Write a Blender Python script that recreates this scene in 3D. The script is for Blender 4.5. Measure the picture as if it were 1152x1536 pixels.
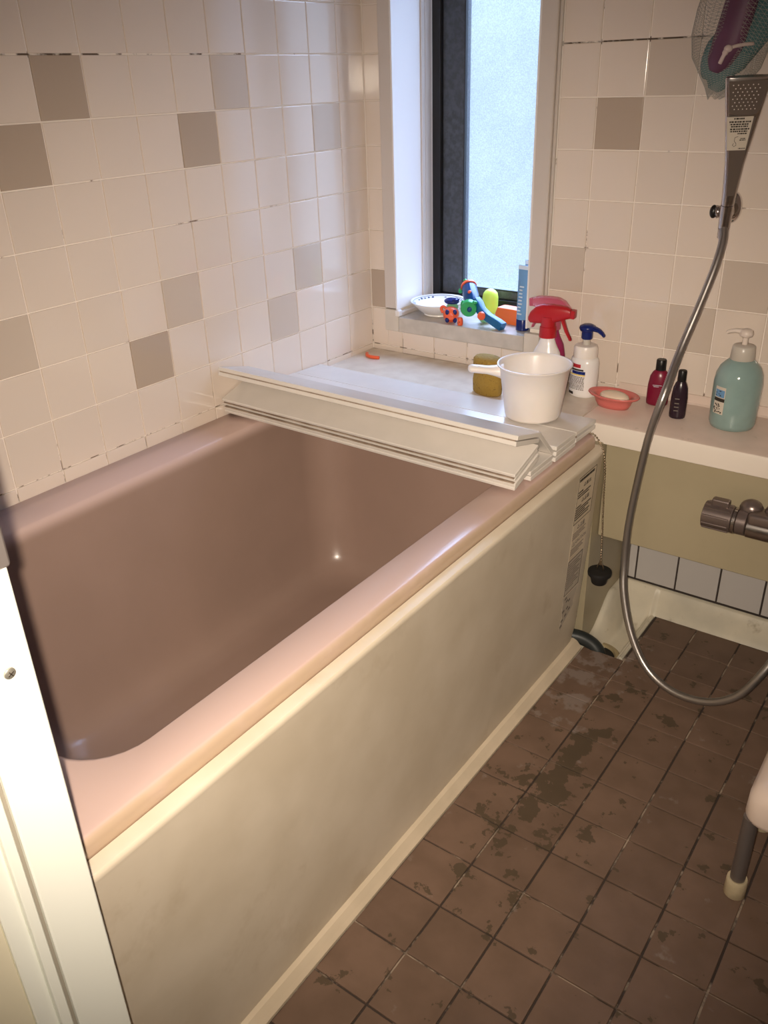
import bpy, bmesh, math, random
from mathutils import Vector, Matrix, Euler
for o in list(bpy.data.objects): bpy.data.objects.remove(o)
SC = bpy.context.scene
COL = SC.collection
R = random.Random(7)
PI = math.pi

# ------------------------------------------------------------------ camera
cd = bpy.data.cameras.new('camera'); cam = bpy.data.objects.new('camera', cd); COL.objects.link(cam)
cam.location = (1.3777, -1.8211, 1.2064); cam.rotation_euler = (1.0947, 0.0299, 0.6262)
cd.sensor_fit = 'VERTICAL'; cd.sensor_height = 36.0; cd.lens = 36.0 * 1266.8 / 1536
cd.clip_start = 0.01
SC.camera = cam
# ------------------------------------------------------------------ world (overcast daylight behind the frosted window)
w = bpy.data.worlds.new('world'); SC.world = w; w.use_nodes = True
nt = w.node_tree; bg = nt.nodes['Background']
# overcast sky: bright overhead, dimmer neighbouring wall and ground from just above the horizon down
tcw = nt.nodes.new('ShaderNodeTexCoord'); spw = nt.nodes.new('ShaderNodeSeparateXYZ'); crw = nt.nodes.new('ShaderNodeValToRGB')
nt.links.new(tcw.outputs['Generated'], spw.inputs[0]); nt.links.new(spw.outputs['Z'], crw.inputs[0]); nt.links.new(crw.outputs[0], bg.inputs['Color'])
el = crw.color_ramp.elements
el[0].position = 0.0; el[0].color = (0.0205, 0.0255, 0.0325, 1)
el[1].position = 0.85; el[1].color = (0.50, 0.64, 0.98, 1)
k = crw.color_ramp.elements.new(0.13); k.color = (0.0235, 0.0300, 0.0385, 1)
bg.inputs['Strength'].default_value = 34.0
# ------------------------------------------------------------------ lights
camR = Euler(cam.rotation_euler).to_matrix()
# the phone's own flash, just left of its lens
fl = bpy.data.lights.new('phone_flash', 'SPOT'); fo = bpy.data.objects.new('phone_flash', fl); COL.objects.link(fo)
fl.energy = 112; fl.color = (1.0, 0.86, 0.70); fl.shadow_soft_size = 0.006; fl.spot_size = math.radians(87); fl.spot_blend = 1.0
fo.location = Vector(cam.location) + camR @ Vector((-0.016, 0.004, 0.004)); fo.rotation_euler = cam.rotation_euler
SC.view_settings.view_transform = 'Standard'; SC.view_settings.look = 'None'
SC.view_settings.exposure = 0.0; SC.view_settings.gamma = 1.0
SC.view_settings.use_curve_mapping = False

# ------------------------------------------------------------------ materials
def mat(name, col, rough=0.4, metal=0.0, var=0.0, vscale=8.0, bump=0.0, bscale=60.0, spec=0.5,
        col2=None, spots=None, trans=0.0, alpha=1.0, objrand=0.0, sss=0.0, coat=0.0, ior=1.45):
    m = bpy.data.materials.new(name); m.use_nodes = True
    n = m.node_tree.nodes; l = m.node_tree.links; b = n['Principled BSDF']
    b.inputs['Roughness'].default_value = rough; b.inputs['Metallic'].default_value = metal
    b.inputs['Specular IOR Level'].default_value = spec; b.inputs['IOR'].default_value = ior
    b.inputs['Transmission Weight'].default_value = trans; b.inputs['Alpha'].default_value = alpha
    b.inputs['Coat Weight'].default_value = coat
    if sss: b.inputs['Subsurface Weight'].default_value = sss; b.inputs['Subsurface Radius'].default_value = (.02, .012, .008)
    src = None
    c = (*col, 1)
    tc = n.new('ShaderNodeNewGeometry')
    rgb = n.new('ShaderNodeRGB'); rgb.outputs[0].default_value = c; src = rgb.outputs[0]
    if var or col2:
        no = n.new('ShaderNodeTexNoise'); no.inputs['Scale'].default_value = vscale; no.inputs['Detail'].default_value = 5
        l.new(tc.outputs['Position'], no.inputs['Vector'])
        ra = n.new('ShaderNodeMapRange'); ra.inputs['From Min'].default_value = .38; ra.inputs['From Max'].default_value = .62
        l.new(no.outputs['Fac'], ra.inputs['Value'])
        mx = n.new('ShaderNodeMix'); mx.data_type = 'RGBA'
        l.new(ra.outputs[0], mx.inputs['Factor']); l.new(src, mx.inputs['A'])
        mx.inputs['B'].default_value = (*col2, 1) if col2 else (col[0]*(1-var), col[1]*(1-var), col[2]*(1-var*1.1), 1)
        src = mx.outputs['Result']
    if spots:       # (colour, scale, threshold, softness)
        no = n.new('ShaderNodeTexNoise'); no.inputs['Scale'].default_value = spots[1]; no.inputs['Detail'].default_value = 6
        no.inputs['Roughness'].default_value = .65
        l.new(tc.outputs['Position'], no.inputs['Vector'])
        ra = n.new('ShaderNodeMapRange'); ra.inputs['From Min'].default_value = spots[2]; ra.inputs['From Max'].default_value = spots[2]+spots[3]
        l.new(no.outputs['Fac'], ra.inputs['Value'])
        mx = n.new('ShaderNodeMix'); mx.data_type = 'RGBA'
        l.new(ra.outputs[0], mx.inputs['Factor']); l.new(src, mx.inputs['A']); mx.inputs['B'].default_value = (*spots[0], 1)
        src = mx.outputs['Result']
    if objrand:
        oi = n.new('ShaderNodeObjectInfo'); hs = n.new('ShaderNodeHueSaturation')
        ra = n.new('ShaderNodeMapRange'); ra.inputs['To Min'].default_value = 1-objrand; ra.inputs['To Max'].default_value = 1+objrand
        l.new(oi.outputs['Random'], ra.inputs['Value']); l.new(ra.outputs[0], hs.inputs['Value']); l.new(src, hs.inputs['Color'])
        src = hs.outputs['Color']
    l.new(src, b.inputs['Base Color'])
    if bump:
        no = n.new('ShaderNodeTexNoise'); no.inputs['Scale'].default_value = bscale; no.inputs['Detail'].default_value = 3
        l.new(tc.outputs['Position'], no.inputs['Vector'])
        bp = n.new('ShaderNodeBump'); bp.inputs['Strength'].default_value = 1.0; bp.inputs['Distance'].default_value = bump
        l.new(no.outputs['Fac'], bp.inputs['Height']); l.new(bp.outputs[0], b.inputs['Normal'])
    return m

M = {}
M['tile'] = mat('glazed_tile', (.735, .63, .545), .085, bump=.0003, bscale=9, objrand=.025, spec=.75)
M['tan_dark'] = mat('tan_tile', (.46, .365, .29), .09, bump=.0003, bscale=9, spec=.7)
M['tan_mid'] = mat('light_tan_tile', (.59, .495, .415), .09, bump=.0003, bscale=9, spec=.5)
M['grey_tile'] = mat('grey_tile', (.50, .47, .45), .2, bump=.0004, bscale=9, objrand=.02)
M['grout'] = mat('wall_grout', (.86, .78, .71), .8, spots=((.22, .15, .11), 14, .62, .06))
def mark(m, col, ranges, nscale=40, lo=.35, hi=.55):
    # a stain, and the counter's whiter front, at a fixed place in the room: ranges = [(axis, a, b, soft)]
    n = m.node_tree.nodes; l = m.node_tree.links; b = n['Principled BSDF']; src = b.inputs['Base Color'].links[0].from_socket
    g = n.new('ShaderNodeNewGeometry'); sp = n.new('ShaderNodeSeparateXYZ'); l.new(g.outputs['Position'], sp.inputs[0])
    no = n.new('ShaderNodeTexNoise'); no.inputs['Scale'].default_value = nscale; no.inputs['Detail'].default_value = 4; l.new(g.outputs['Position'], no.inputs['Vector'])
    r = n.new('ShaderNodeMapRange'); r.inputs['From Min'].default_value = lo; r.inputs['From Max'].default_value = hi; l.new(no.outputs['Fac'], r.inputs['Value'])
    f = r.outputs[0]
    for ax_, a, c, soft in ranges:
        for e0, e1 in ((a-soft, a), (c+soft, c)):
            q = n.new('ShaderNodeMapRange'); q.inputs['From Min'].default_value = min(e0, e1); q.inputs['From Max'].default_value = max(e0, e1)
            if e0 > e1: q.inputs['To Min'].default_value = 1; q.inputs['To Max'].default_value = 0
            l.new(sp.outputs[ax_], q.inputs['Value']); k = n.new('ShaderNodeMath'); k.operation = 'MULTIPLY'; l.new(f, k.inputs[0]); l.new(q.outputs[0], k.inputs[1]); f = k.outputs[0]
    x = n.new('ShaderNodeMix'); x.data_type = 'RGBA'; l.new(f, x.inputs['Factor']); l.new(src, x.inputs['A']); x.inputs['B'].default_value = (*col, 1)
    l.new(x.outputs['Result'], b.inputs['Base Color'])
mark(M['grout'], (.10, .07, .05), [('Z', 1.252, 1.259, .002), ('X', .53, .80, .03), ('Y', -.1, .1, .01)], 60, .30, .45)
mark(M['grout'], (.12, .085, .06), [('Z', 1.252, 1.259, .002), ('Y', -1.0, -.5, .05), ('X', -.05, .02, .01)], 30, .48, .58)
mark(M['grout'], (.17, .12, .085), [('Z', .50, .60, .02)], 45, .52, .60)
M['grout_dark'] = mat('dark_grout', (.04, .03, .025), .8)
M['grout_floor'] = mat('floor_grout', (.05, .035, .028), .85, spots=((.36, .28, .21), 11, .52, .09))
M['plain_wall'] = mat('painted_wall', (.66, .57, .50), .5)
M['ceiling'] = mat('ceiling_panel', (.7, .66, .6), .6)
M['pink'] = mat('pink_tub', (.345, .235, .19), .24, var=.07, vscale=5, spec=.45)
def rim_tone(m):       # the rim is coloured lighter towards its top, the basin keeps its deeper colour
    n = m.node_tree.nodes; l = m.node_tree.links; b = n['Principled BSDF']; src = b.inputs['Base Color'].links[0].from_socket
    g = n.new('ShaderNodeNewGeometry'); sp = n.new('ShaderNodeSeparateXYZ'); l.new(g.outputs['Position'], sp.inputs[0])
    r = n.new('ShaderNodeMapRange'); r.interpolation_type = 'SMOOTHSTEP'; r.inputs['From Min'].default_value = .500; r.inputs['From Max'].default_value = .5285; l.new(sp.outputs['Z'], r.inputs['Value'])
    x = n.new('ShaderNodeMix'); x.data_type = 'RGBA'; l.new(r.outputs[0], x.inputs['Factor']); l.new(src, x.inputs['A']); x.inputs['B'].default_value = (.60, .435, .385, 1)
    # tan soap stain along the outer side of the rim
    r2 = n.new('ShaderNodeMapRange'); r2.interpolation_type = 'SMOOTHSTEP'; r2.inputs['From Min'].default_value = .7555; r2.inputs['From Max'].default_value = .7615; l.new(sp.outputs['X'], r2.inputs['Value'])
    no = n.new('ShaderNodeTexNoise'); no.inputs['Scale'].default_value = 18; l.new(g.outputs['Position'], no.inputs['Vector'])
    m2 = n.new('ShaderNodeMath'); m2.operation = 'MULTIPLY'; l.new(r2.outputs[0], m2.inputs[0])
    r3 = n.new('ShaderNodeMapRange'); r3.inputs['From Min'].default_value = .3; r3.inputs['From Max'].default_value = .6; r3.inputs['To Min'].default_value = .6; l.new(no.outputs['Fac'], r3.inputs['Value']); l.new(r3.outputs[0], m2.inputs[1])
    x2 = n.new('ShaderNodeMix'); x2.data_type = 'RGBA'; l.new(m2.outputs[0], x2.inputs['Factor']); l.new(x.outputs['Result'], x2.inputs['A']); x2.inputs['B'].default_value = (.47, .345, .245, 1)
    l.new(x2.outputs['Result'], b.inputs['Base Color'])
rim_tone(M['pink'])
M['apron'] = mat('cream_apron', (.71, .62, .495), .42, col2=(.64, .55, .425), vscale=7, bump=.0006, bscale=18, spots=((.52, .42, .30), 5, .58, .2))
M['kerb'] = mat('cream_kerb', (.66, .55, .41), .4, var=.1, vscale=12)
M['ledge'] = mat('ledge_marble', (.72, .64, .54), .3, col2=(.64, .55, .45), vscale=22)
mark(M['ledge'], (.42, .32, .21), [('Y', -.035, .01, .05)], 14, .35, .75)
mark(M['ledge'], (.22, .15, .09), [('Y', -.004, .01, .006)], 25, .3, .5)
M['sill'] = mat('sill_marble', (.58, .52, .46), .3, var=.15, vscale=25)
M['sillblock'] = mat('sill_block', (.66, .59, .51), .35, var=.08, vscale=20)
M['counter'] = mat('counter_white', (.72, .58, .50), .3, var=.06, vscale=20, spots=((.52, .42, .34), 26, .64, .1))
mark(M['counter'], (.76, .68, .60), [('Y', -.25, -.2135, .003)], 30, .1, .3)  # front face of the counter whiter than its top
M['olive'] = mat('olive_panel', (.385, .325, .215), .35, var=.08, vscale=6, spots=((.22, .15, .09), 60, .72, .04))
M['tray'] = mat('tray_white', (.62, .56, .44), .4, col2=(.50, .46, .37), vscale=9, spots=((.30, .24, .16), 12, .60, .12))
M['lid'] = mat('lid_white', (.74, .69, .64), .22, var=.04, vscale=15)
M['lid_gap'] = mat('lid_gap_shade', (.24, .17, .12), .7, col2=(.40, .32, .25), vscale=22)  # dark brown standing in for shade between the cover's layers
M['white_pl'] = mat('white_plastic', (.84, .77, .72), .3, sss=.1, var=.03, vscale=20)
M['white_gloss'] = mat('white_gloss', (.80, .76, .74), .25)
M['trim'] = mat('trim_vinyl', (.60, .53, .48), .4)
M['black'] = mat('black_aluminium', (.012, .012, .014), .35)
M['char'] = mat('charcoal_aluminium', (.075, .082, .10), .45, var=.4, vscale=90)
M['frame_white'] = mat('cream_aluminium', (.80, .81, .74), .4)
M['frame_line'] = mat('frame_groove', (.30, .27, .22), .6)
M['door_panel'] = mat('door_panel', (.72, .66, .50), .45)
M['steel'] = mat('brushed_steel', (.42, .38, .36), .3, 1.0)
M['chrome'] = mat('chrome', (.75, .72, .70), .08, 1.0)
M['satin'] = mat('satin_chrome', (.50, .46, .44), .22, 1.0)
M['bronze'] = mat('shower_brown', (.20, .16, .135), .3, .5)
M['hosem'] = mat('hose_metal', (.40, .37, .35), .33, .9)
M['faucetm'] = mat('faucet_metal', (.24, .19, .175), .3, .75)
M['rubber'] = mat('black_rubber', (.012, .011, .011), .6)
M['chain'] = mat('chain_brass', (.42, .34, .24), .3, 1.0)
M['red'] = mat('red_plastic', (.43, .012, .018), .35)
M['pinktrans'] = mat('pink_translucent', (.62, .12, .20), .3, trans=.25)
M['magenta'] = mat('magenta_plastic', (.30, .02, .09), .3)
M['navy'] = mat('navy_plastic', (.008, .018, .14), .25)
M['dish'] = mat('coral_plastic', (.62, .16, .14), .3, sss=.1)
M['soap'] = mat('cream_soap', (.74, .60, .47), .45, sss=.2)
M['wine'] = mat('wine_bottle', (.19, .008, .032), .28)
M['blackcap'] = mat('black_cap', (.008, .007, .007), .35)
M['plum'] = mat('plum_bottle', (.025, .012, .02), .25)
M['teal'] = mat('teal_liquid', (.27, .385, .37), .12, var=.12, vscale=18, coat=.4)
M['pumpwhite'] = mat('pump_white', (.72, .62, .55), .3)
M['collar'] = mat('pump_collar', (.55, .50, .44), .3, sss=.1)
M['sponge'] = mat('sponge_foam', (.33, .20, .035), .9, spots=((.12, .06, .01), 170, .6, .06), bump=.003, bscale=170)
M['orange'] = mat('orange_plastic', (.80, .12, .04), .35)
M['orange_wrap'] = mat('orange_wrapper', (.85, .17, .03), .3, sss=.1)
M['green'] = mat('green_plastic', (.03, .34, .10), .3)
M['green_lt'] = mat('light_green_plastic', (.25, .55, .30), .3, trans=.3)
M['blue'] = mat('blue_plastic', (.01, .12, .30), .3)
M['bluedeep'] = mat('blue_clear', (.01, .07, .24), .12, trans=.3)
M['lime'] = mat('lime_plastic', (.62, .80, .10), .35, sss=.3)
M['porc'] = mat('porcelain', (.82, .80, .78), .15)
M['print'] = mat('blue_print', (.04, .06, .16), .5)
M['tube'] = mat('tube_blue', (.14, .30, .52), .35)
M['tubewhite'] = mat('tube_white', (.62, .68, .75), .4)
M['ink'] = mat('ink', (.03, .022, .016), .6)
M['inkgrey'] = mat('ink_grey', (.17, .14, .12), .6)
M['paper'] = mat('label_paper', (.62, .55, .46), .5)
M['sticker'] = mat('apron_sticker', (.63, .53, .40), .4)
M['sticker2'] = mat('apron_sticker_grey', (.52, .45, .37), .4, var=.1, vscale=60)
M['yellow'] = mat('yellow_print', (.75, .55, .05), .5)
M['tealbag'] = mat('teal_cloth', (.07, .17, .18), .75, var=.2, vscale=30)
M['purple'] = mat('purple_toy', (.13, .045, .095), .5, var=.2, vscale=20)
M['net'] = mat('net_thread', (.38, .36, .32), .7)
M['string'] = mat('white_string', (.58, .47, .44), .8)
M['stoolwhite'] = mat('stool_plastic', (.70, .57, .49), .35)
M['stoolleg'] = mat('stool_leg_metal', (.25, .22, .21), .4, .7)
M['foot'] = mat('cream_rubber', (.60, .50, .33), .6, var=.15, vscale=60)
M['darkhose'] = mat('drain_hose', (.02, .024, .024), .45)
M['ring'] = mat('drain_ring', (.34, .27, .15), .4)
M['screw'] = mat('screw_steel', (.45, .43, .38), .35, .8)

# floor tile: unglazed brown with damp, algae-ish marks beside the tub (real stains, fixed in the room)
def floor_mat():
    m = mat('floor_tile', (.172, .110, .079), .52, var=.16, vscale=14, objrand=.09, bump=.0005, bscale=45, spec=.35)
    n = m.node_tree.nodes; l = m.node_tree.links; b = n['Principled BSDF']
    src = b.inputs['Base Color'].links[0].from_socket
    g = n.new('ShaderNodeNewGeometry'); sp = n.new('ShaderNodeSeparateXYZ'); l.new(g.outputs['Position'], sp.inputs[0])
    def rng(sock, a, b_, c, d):
        r = n.new('ShaderNodeMapRange'); r.inputs['From Min'].default_value = a; r.inputs['From Max'].default_value = b_
        r.inputs['To Min'].default_value = c; r.inputs['To Max'].default_value = d; l.new(sock, r.inputs['Value']); return r.outputs[0]
    def mul(a, b_, op='MULTIPLY'):
        k = n.new('ShaderNodeMath'); k.operation = op
        for i, s in enumerate((a, b_)):
            if isinstance(s, (int, float)): k.inputs[i].default_value = s
            else: l.new(s, k.inputs[i])
        return k.outputs[0]
    def blob(scale, thr, soft, det=8):
        no = n.new('ShaderNodeTexNoise'); no.inputs['Scale'].default_value = scale; no.inputs['Detail'].default_value = det
        no.inputs['Roughness'].default_value = .6; l.new(g.outputs['Position'], no.inputs['Vector'])
        return no.outputs['Fac']
    # dark damp patches: strongest at x .80-.98, y -.95..-.45
    band = mul(rng(sp.outputs['X'], .80, .90, 0, 1), rng(sp.outputs['X'], .90, 1.03, 1, 0))
    bandy = mul(rng(sp.outputs['Y'], -1.12, -.78, 0, 1), rng(sp.outputs['Y'], -.62, -.36, 1, .25))
    f = mul(mul(band, bandy), .17)
    fac = rng(mul(blob(19, 0, 0), f, 'ADD'), .622, .637, 0, 1)
    mx = n.new('ShaderNodeMix'); mx.data_type = 'RGBA'; l.new(mul(fac, .75), mx.inputs['Factor']); l.new(src, mx.inputs['A'])
    mx.inputs['B'].default_value = (.066, .050, .030, 1); src = mx.outputs['Result']
    # greyish dried scum near the drain corner
    f2 = mul(mul(rng(sp.outputs['X'], .86, .94, 1, 0), rng(sp.outputs['Y'], -.58, -.46, 0, 1)), .16)
    fac2 = rng(mul(blob(16, 0, 0), f2, 'ADD'), .64, .70, 0, .75)
    mx = n.new('ShaderNodeMix'); mx.data_type = 'RGBA'; l.new(fac2, mx.inputs['Factor']); l.new(src, mx.inputs['A'])
    mx.inputs['B'].default_value = (.24, .19, .165, 1); src = mx.outputs['Result']
    l.new(src, b.inputs['Base Color'])
    return m
M['floortile'] = floor_mat()

# frosted glass: daylight diffuses through a rippled surface
def frosted():
    m = bpy.data.materials.new('frosted_glass'); m.use_nodes = True
    n = m.node_tree.nodes; l = m.node_tree.links
    for x in list(n):
        if x.type != 'OUTPUT_MATERIAL': n.remove(x)
    out = [x for x in n if x.type == 'OUTPUT_MATERIAL'][0]
    g = n.new('ShaderNodeNewGeometry')
    tl = n.new('ShaderNodeBsdfTranslucent'); tp = n.new('ShaderNodeBsdfTransparent'); tr = n.new('ShaderNodeMixShader'); tr.inputs[0].default_value = .07; l.new(tp.outputs[0], tr.inputs[1]); l.new(tl.outputs[0], tr.inputs[2]); gl = n.new('ShaderNodeBsdfGlossy'); gl.inputs['Roughness'].default_value = .35
    gl.inputs['Color'].default_value = (.8, .8, .8, 1)
    mixs = n.new('ShaderNodeMixShader'); mixs.inputs[0].default_value = .06
    l.new(tr.outputs[0], mixs.inputs[1]); l.new(gl.outputs[0], mixs.inputs[2]); l.new(mixs.outputs[0], out.inputs[0])
    no = n.new('ShaderNodeTexNoise'); no.inputs['Scale'].default_value = 14; no.inputs['Detail'].default_value = 3; l.new(g.outputs['Position'], no.inputs['Vector'])
    wv = n.new('ShaderNodeTexNoise'); wv.inputs['Scale'].default_value = 420; wv.inputs['Detail'].default_value = 2; l.new(g.outputs['Position'], wv.inputs['Vector'])
    r1 = n.new('ShaderNodeValToRGB'); l.new(no.outputs['Fac'], r1.inputs[0])
    r1.color_ramp.elements[0].position = .35; r1.color_ramp.elements[0].color = (.80, .86, .93, 1)
    r1.color_ramp.elements[1].position = .65; r1.color_ramp.elements[1].color = (.86, .92, .94, 1)
    r2 = n.new('ShaderNodeMapRange'); r2.inputs['From Min'].default_value = .35; r2.inputs['From Max'].default_value = .65
    r2.inputs['To Min'].default_value = .84; r2.inputs['To Max'].default_value = 1.06; l.new(wv.outputs['Fac'], r2.inputs['Value'])
    mu = n.new('ShaderNodeVectorMath'); mu.operation = 'SCALE'; l.new(r1.outputs[0], mu.inputs[0]); l.new(r2.outputs[0], mu.inputs['Scale'])
    l.new(mu.outputs[0], tl.inputs['Color']); l.new(mu.outputs[0], tp.inputs['Color'])
    bp = n.new('ShaderNodeBump'); bp.inputs['Distance'].default_value = .001; l.new(wv.outputs['Fac'], bp.inputs['Height'])
    l.new(bp.outputs[0], gl.inputs['Normal'])
    return m
M['glass'] = frosted()
def clearface():
    m = bpy.data.materials.new('clear_glass_face'); m.use_nodes = True
    n = m.node_tree.nodes; l = m.node_tree.links
    out = [x for x in n if x.type == 'OUTPUT_MATERIAL'][0]; n.remove(n['Principled BSDF'])
    t = n.new('ShaderNodeBsdfTransparent'); t.inputs[0].default_value = (.95, .97, .97, 1)
    g = n.new('ShaderNodeBsdfGlossy'); g.inputs['Roughness'].default_value = .05; x = n.new('ShaderNodeMixShader'); x.inputs[0].default_value = .05
    l.new(t.outputs[0], x.inputs[1]); l.new(g.outputs[0], x.inputs[2]); l.new(x.outputs[0], out.inputs[0]); return m
M['clear'] = clearface()

# ------------------------------------------------------------------ mesh helpers
def obj(name, bm, m, parent=None, smooth=False, auto=None):
    me = bpy.data.meshes.new(name); bm.to_mesh(me); bm.free()
    if isinstance(m, str): m = M[m]
    me.materials.append(m)
    if smooth:
        for p in me.polygons: p.use_smooth = True
        if auto: me.set_sharp_from_angle(angle=math.radians(auto))
    o = bpy.data.objects.new(name, me); COL.objects.link(o)
    if parent: o.parent = parent
    return o
def empty(name, loc=(0, 0, 0), rz=0.0):
    o = bpy.data.objects.new(name, None); COL.objects.link(o); o.location = loc; o.rotation_euler = (0, 0, rz); o.empty_display_size = .05
    return o
def tag(o, label, cat, group=None):
    o['label'] = label; o['category'] = cat
    if group: o['group'] = group
    return o
def struct(o): o['kind'] = 'structure'; return o
def box(bm, x0, x1, y0, y1, z0, z1, bev=0.0, seg=1, mtx=None):
    vs = [bm.verts.new((x, y, z)) for z in (z0, z1) for y in (y0, y1) for x in (x0, x1)]
    f = [(0, 2, 3, 1), (4, 5, 7, 6), (0, 1, 5, 4), (2, 6, 7, 3), (0, 4, 6, 2), (1, 3, 7, 5)]
    fs = [bm.faces.new([vs[i] for i in q]) for q in f]
    allv = vs
    if bev > 0:
        es = list({e for q in fs for e in q.edges})
        r = bmesh.ops.bevel(bm, geom=es, offset=bev, segments=seg, affect='EDGES', profile=.5)
        allv = list({v for q in r['faces'] for v in q.verts})
    if mtx is not None:
        bmesh.ops.transform(bm, matrix=mtx, verts=[v for v in allv if v.is_valid])
    return bm
def B(*a, **k): return box(bmesh.new(), *a, **k)
def loft(bm, rings, cap0=True, cap1=True, closed=True):
    R_ = [[bm.verts.new(p) for p in r] for r in rings]
    n = len(R_[0])
    for a, b in zip(R_, R_[1:]):
        for i in range(n if closed else n-1):
            j = (i+1) % n
            bm.faces.new((a[i], a[j], b[j], b[i]))
    if cap0: bm.faces.new(list(reversed(R_[0])))
    if cap1: bm.faces.new(R_[-1])
    return bm
def lathe(prof, segs=32, bm=None, loc=(0, 0, 0), mtx=None, sx=1, sy=1, cap0=True, cap1=True):
    bm = bm or bmesh.new()
    rings = []
    for r, z in prof:
        ring = []
        for i in range(segs):
            a = 2*PI*i/segs
            p = Vector((r*math.cos(a)*sx, r*math.sin(a)*sy, z))
            if mtx is not None: p = mtx @ p
            ring.append(p + Vector(loc))
        rings.append(ring)
    return loft(bm, rings, cap0, cap1)
def tube(pts, rad, segs=12, bm=None, cap=True):
    bm = bm or bmesh.new(); pts = [Vector(p) for p in pts]; n = len(pts)
    rr = rad if isinstance(rad, (list, tuple)) else [rad]*n
    up = None; rings = []
    for i, p in enumerate(pts):
        t = (pts[min(i+1, n-1)] - pts[max(i-1, 0)]).normalized()
        if up is None:
            up = t.orthogonal().normalized()
        up = (up - t*up.dot(t)).normalized(); s = t.cross(up)
        rings.append([p + (up*math.cos(2*PI*k/segs) + s*math.sin(2*PI*k/segs))*rr[i] for k in range(segs)])
    return loft(bm, rings, cap, cap)
def spline(pts, k=8):
    P = [Vector(p) for p in pts]; out = []
    Q = [2*P[0]-P[1]] + P + [2*P[-1]-P[-2]]
    for i in range(1, len(Q)-2):
        for s in range(k):
            t = s/k
            out.append(.5*((2*Q[i]) + (-Q[i-1]+Q[i+1])*t + (2*Q[i-1]-5*Q[i]+4*Q[i+1]-Q[i+2])*t*t + (-Q[i-1]+3*Q[i]-3*Q[i+1]+Q[i+2])*t**3))
    out.append(P[-1]); return out
def ell(bm, c, r, seg=16, ring=10, rot=None):
    m = Matrix.Translation(c) @ (rot.to_4x4() if rot is not None else Matrix.Identity(4)) @ Matrix.Diagonal((r[0], r[1], r[2], 1))
    bmesh.ops.create_uvsphere(bm, u_segments=seg, v_segments=ring, radius=1, matrix=m); return bm
def rrect(x0, x1, y0, y1, r, z, nc=8, ns=10):
    pts = []
    cs = [(x1-r, y1-r, 0), (x0+r, y1-r, 90), (x0+r, y0+r, 180), (x1-r, y0+r, 270)]
    for k, (cx, cy, a0) in enumerate(cs):
        for i in range(nc+1):
            a = math.radians(a0 + 90*i/nc); pts.append(Vector((cx+r*math.cos(a), cy+r*math.sin(a), z)))
        nx = cs[(k+1) % 4]; a = math.radians(nx[2]); q = Vector((nx[0]+r*math.cos(a), nx[1]+r*math.sin(a), z)); p = pts[-1]
        for i in range(1, ns): pts.append(p.lerp(q, i/ns))
    return pts
def textmesh(name, s, size, m, parent, loc, mtx, depth=.0003):
    """flat lettering; mtx: 3x3 with columns = text x, text y, outward normal"""
    cu = bpy.data.curves.new(name, 'FONT'); cu.body = s; cu.size = size; cu.extrude = depth; cu.align_x = 'LEFT'; cu.resolution_u = 2
    t = bpy.data.objects.new('tmp', cu); COL.objects.link(t)
    dg = bpy.context.evaluated_depsgraph_get(); me = bpy.data.meshes.new_from_object(t.evaluated_get(dg))
    bpy.data.objects.remove(t)
    M4 = mtx.to_4x4(); M4.translation = Vector(loc); me.transform(M4)
    me.materials.clear(); me.materials.append(M[m])
    o = bpy.data.objects.new(name, me); COL.objects.link(o); o.parent = parent; return o

# ------------------------------------------------------------------ tiles
_tc = {}
def tile_mesh(w_, h_, m, th=.006, bev=.0011):
    key = (round(w_, 4), round(h_, 4), m, th)
    if key in _tc: return _tc[key]
    bm = bmesh.new()
    def ring(ins, z): return [Vector((ins, ins, z)), Vector((w_-ins, ins, z)), Vector((w_-ins, h_-ins, z)), Vector((ins, h_-ins, z))]
    loft(bm, [ring(0, -th), ring(0, -bev), ring(bev*.35, -bev*.3), ring(bev*1.2, 0)], cap0=False)
    me = bpy.data.meshes.new('tile'); bm.to_mesh(me); bm.free(); me.materials.append(M[m]); _tc[key] = me
    return me
WALLMAT = {'left': Matrix(((0, 0, 1, 0), (-1, 0, 0, 0), (0, -1, 0, 0), (0, 0, 0, 1)))}
def place_tile(parent, me, origin, ax, ay, name='tile'):
    """origin corner, ax/ay unit axes of the tile's width/height, normal = ax x ay"""
    az = Vector(ax).cross(Vector(ay))
    m = Matrix((( ax[0], ay[0], az[0], origin[0]), (ax[1], ay[1], az[1], origin[1]), (ax[2], ay[2], az[2], origin[2]), (0, 0, 0, 1)))
    o = bpy.data.objects.new(name, me); COL.objects.link(o); o.parent = parent
    # tiny setting errors, as in the real wall
    o.matrix_local = m @ Matrix.Rotation(R.uniform(-.0015, .0015), 4, 'X') @ Matrix.Rotation(R.uniform(-.0015, .0015), 4, 'Y')
    return o

# key levels
Z8 = 0.5557; P = 0.1; J = 0.0026; CEIL = 2.06; C1 = 0.0978; ZL = 0.543
WX1 = 1.75; WY0 = -1.56

def joints(start, step, lo, hi):
    v = [start]
    while v[-1] > lo+.004: v.append(v[-1]-step)
    v[-1] = max(v[-1], lo)
    u = [start]
    while u[-1] < hi-.004: u.append(u[-1]+step)
    u[-1] = min(u[-1], hi)
    return sorted(set(round(q, 5) for q in v+u))

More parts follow.
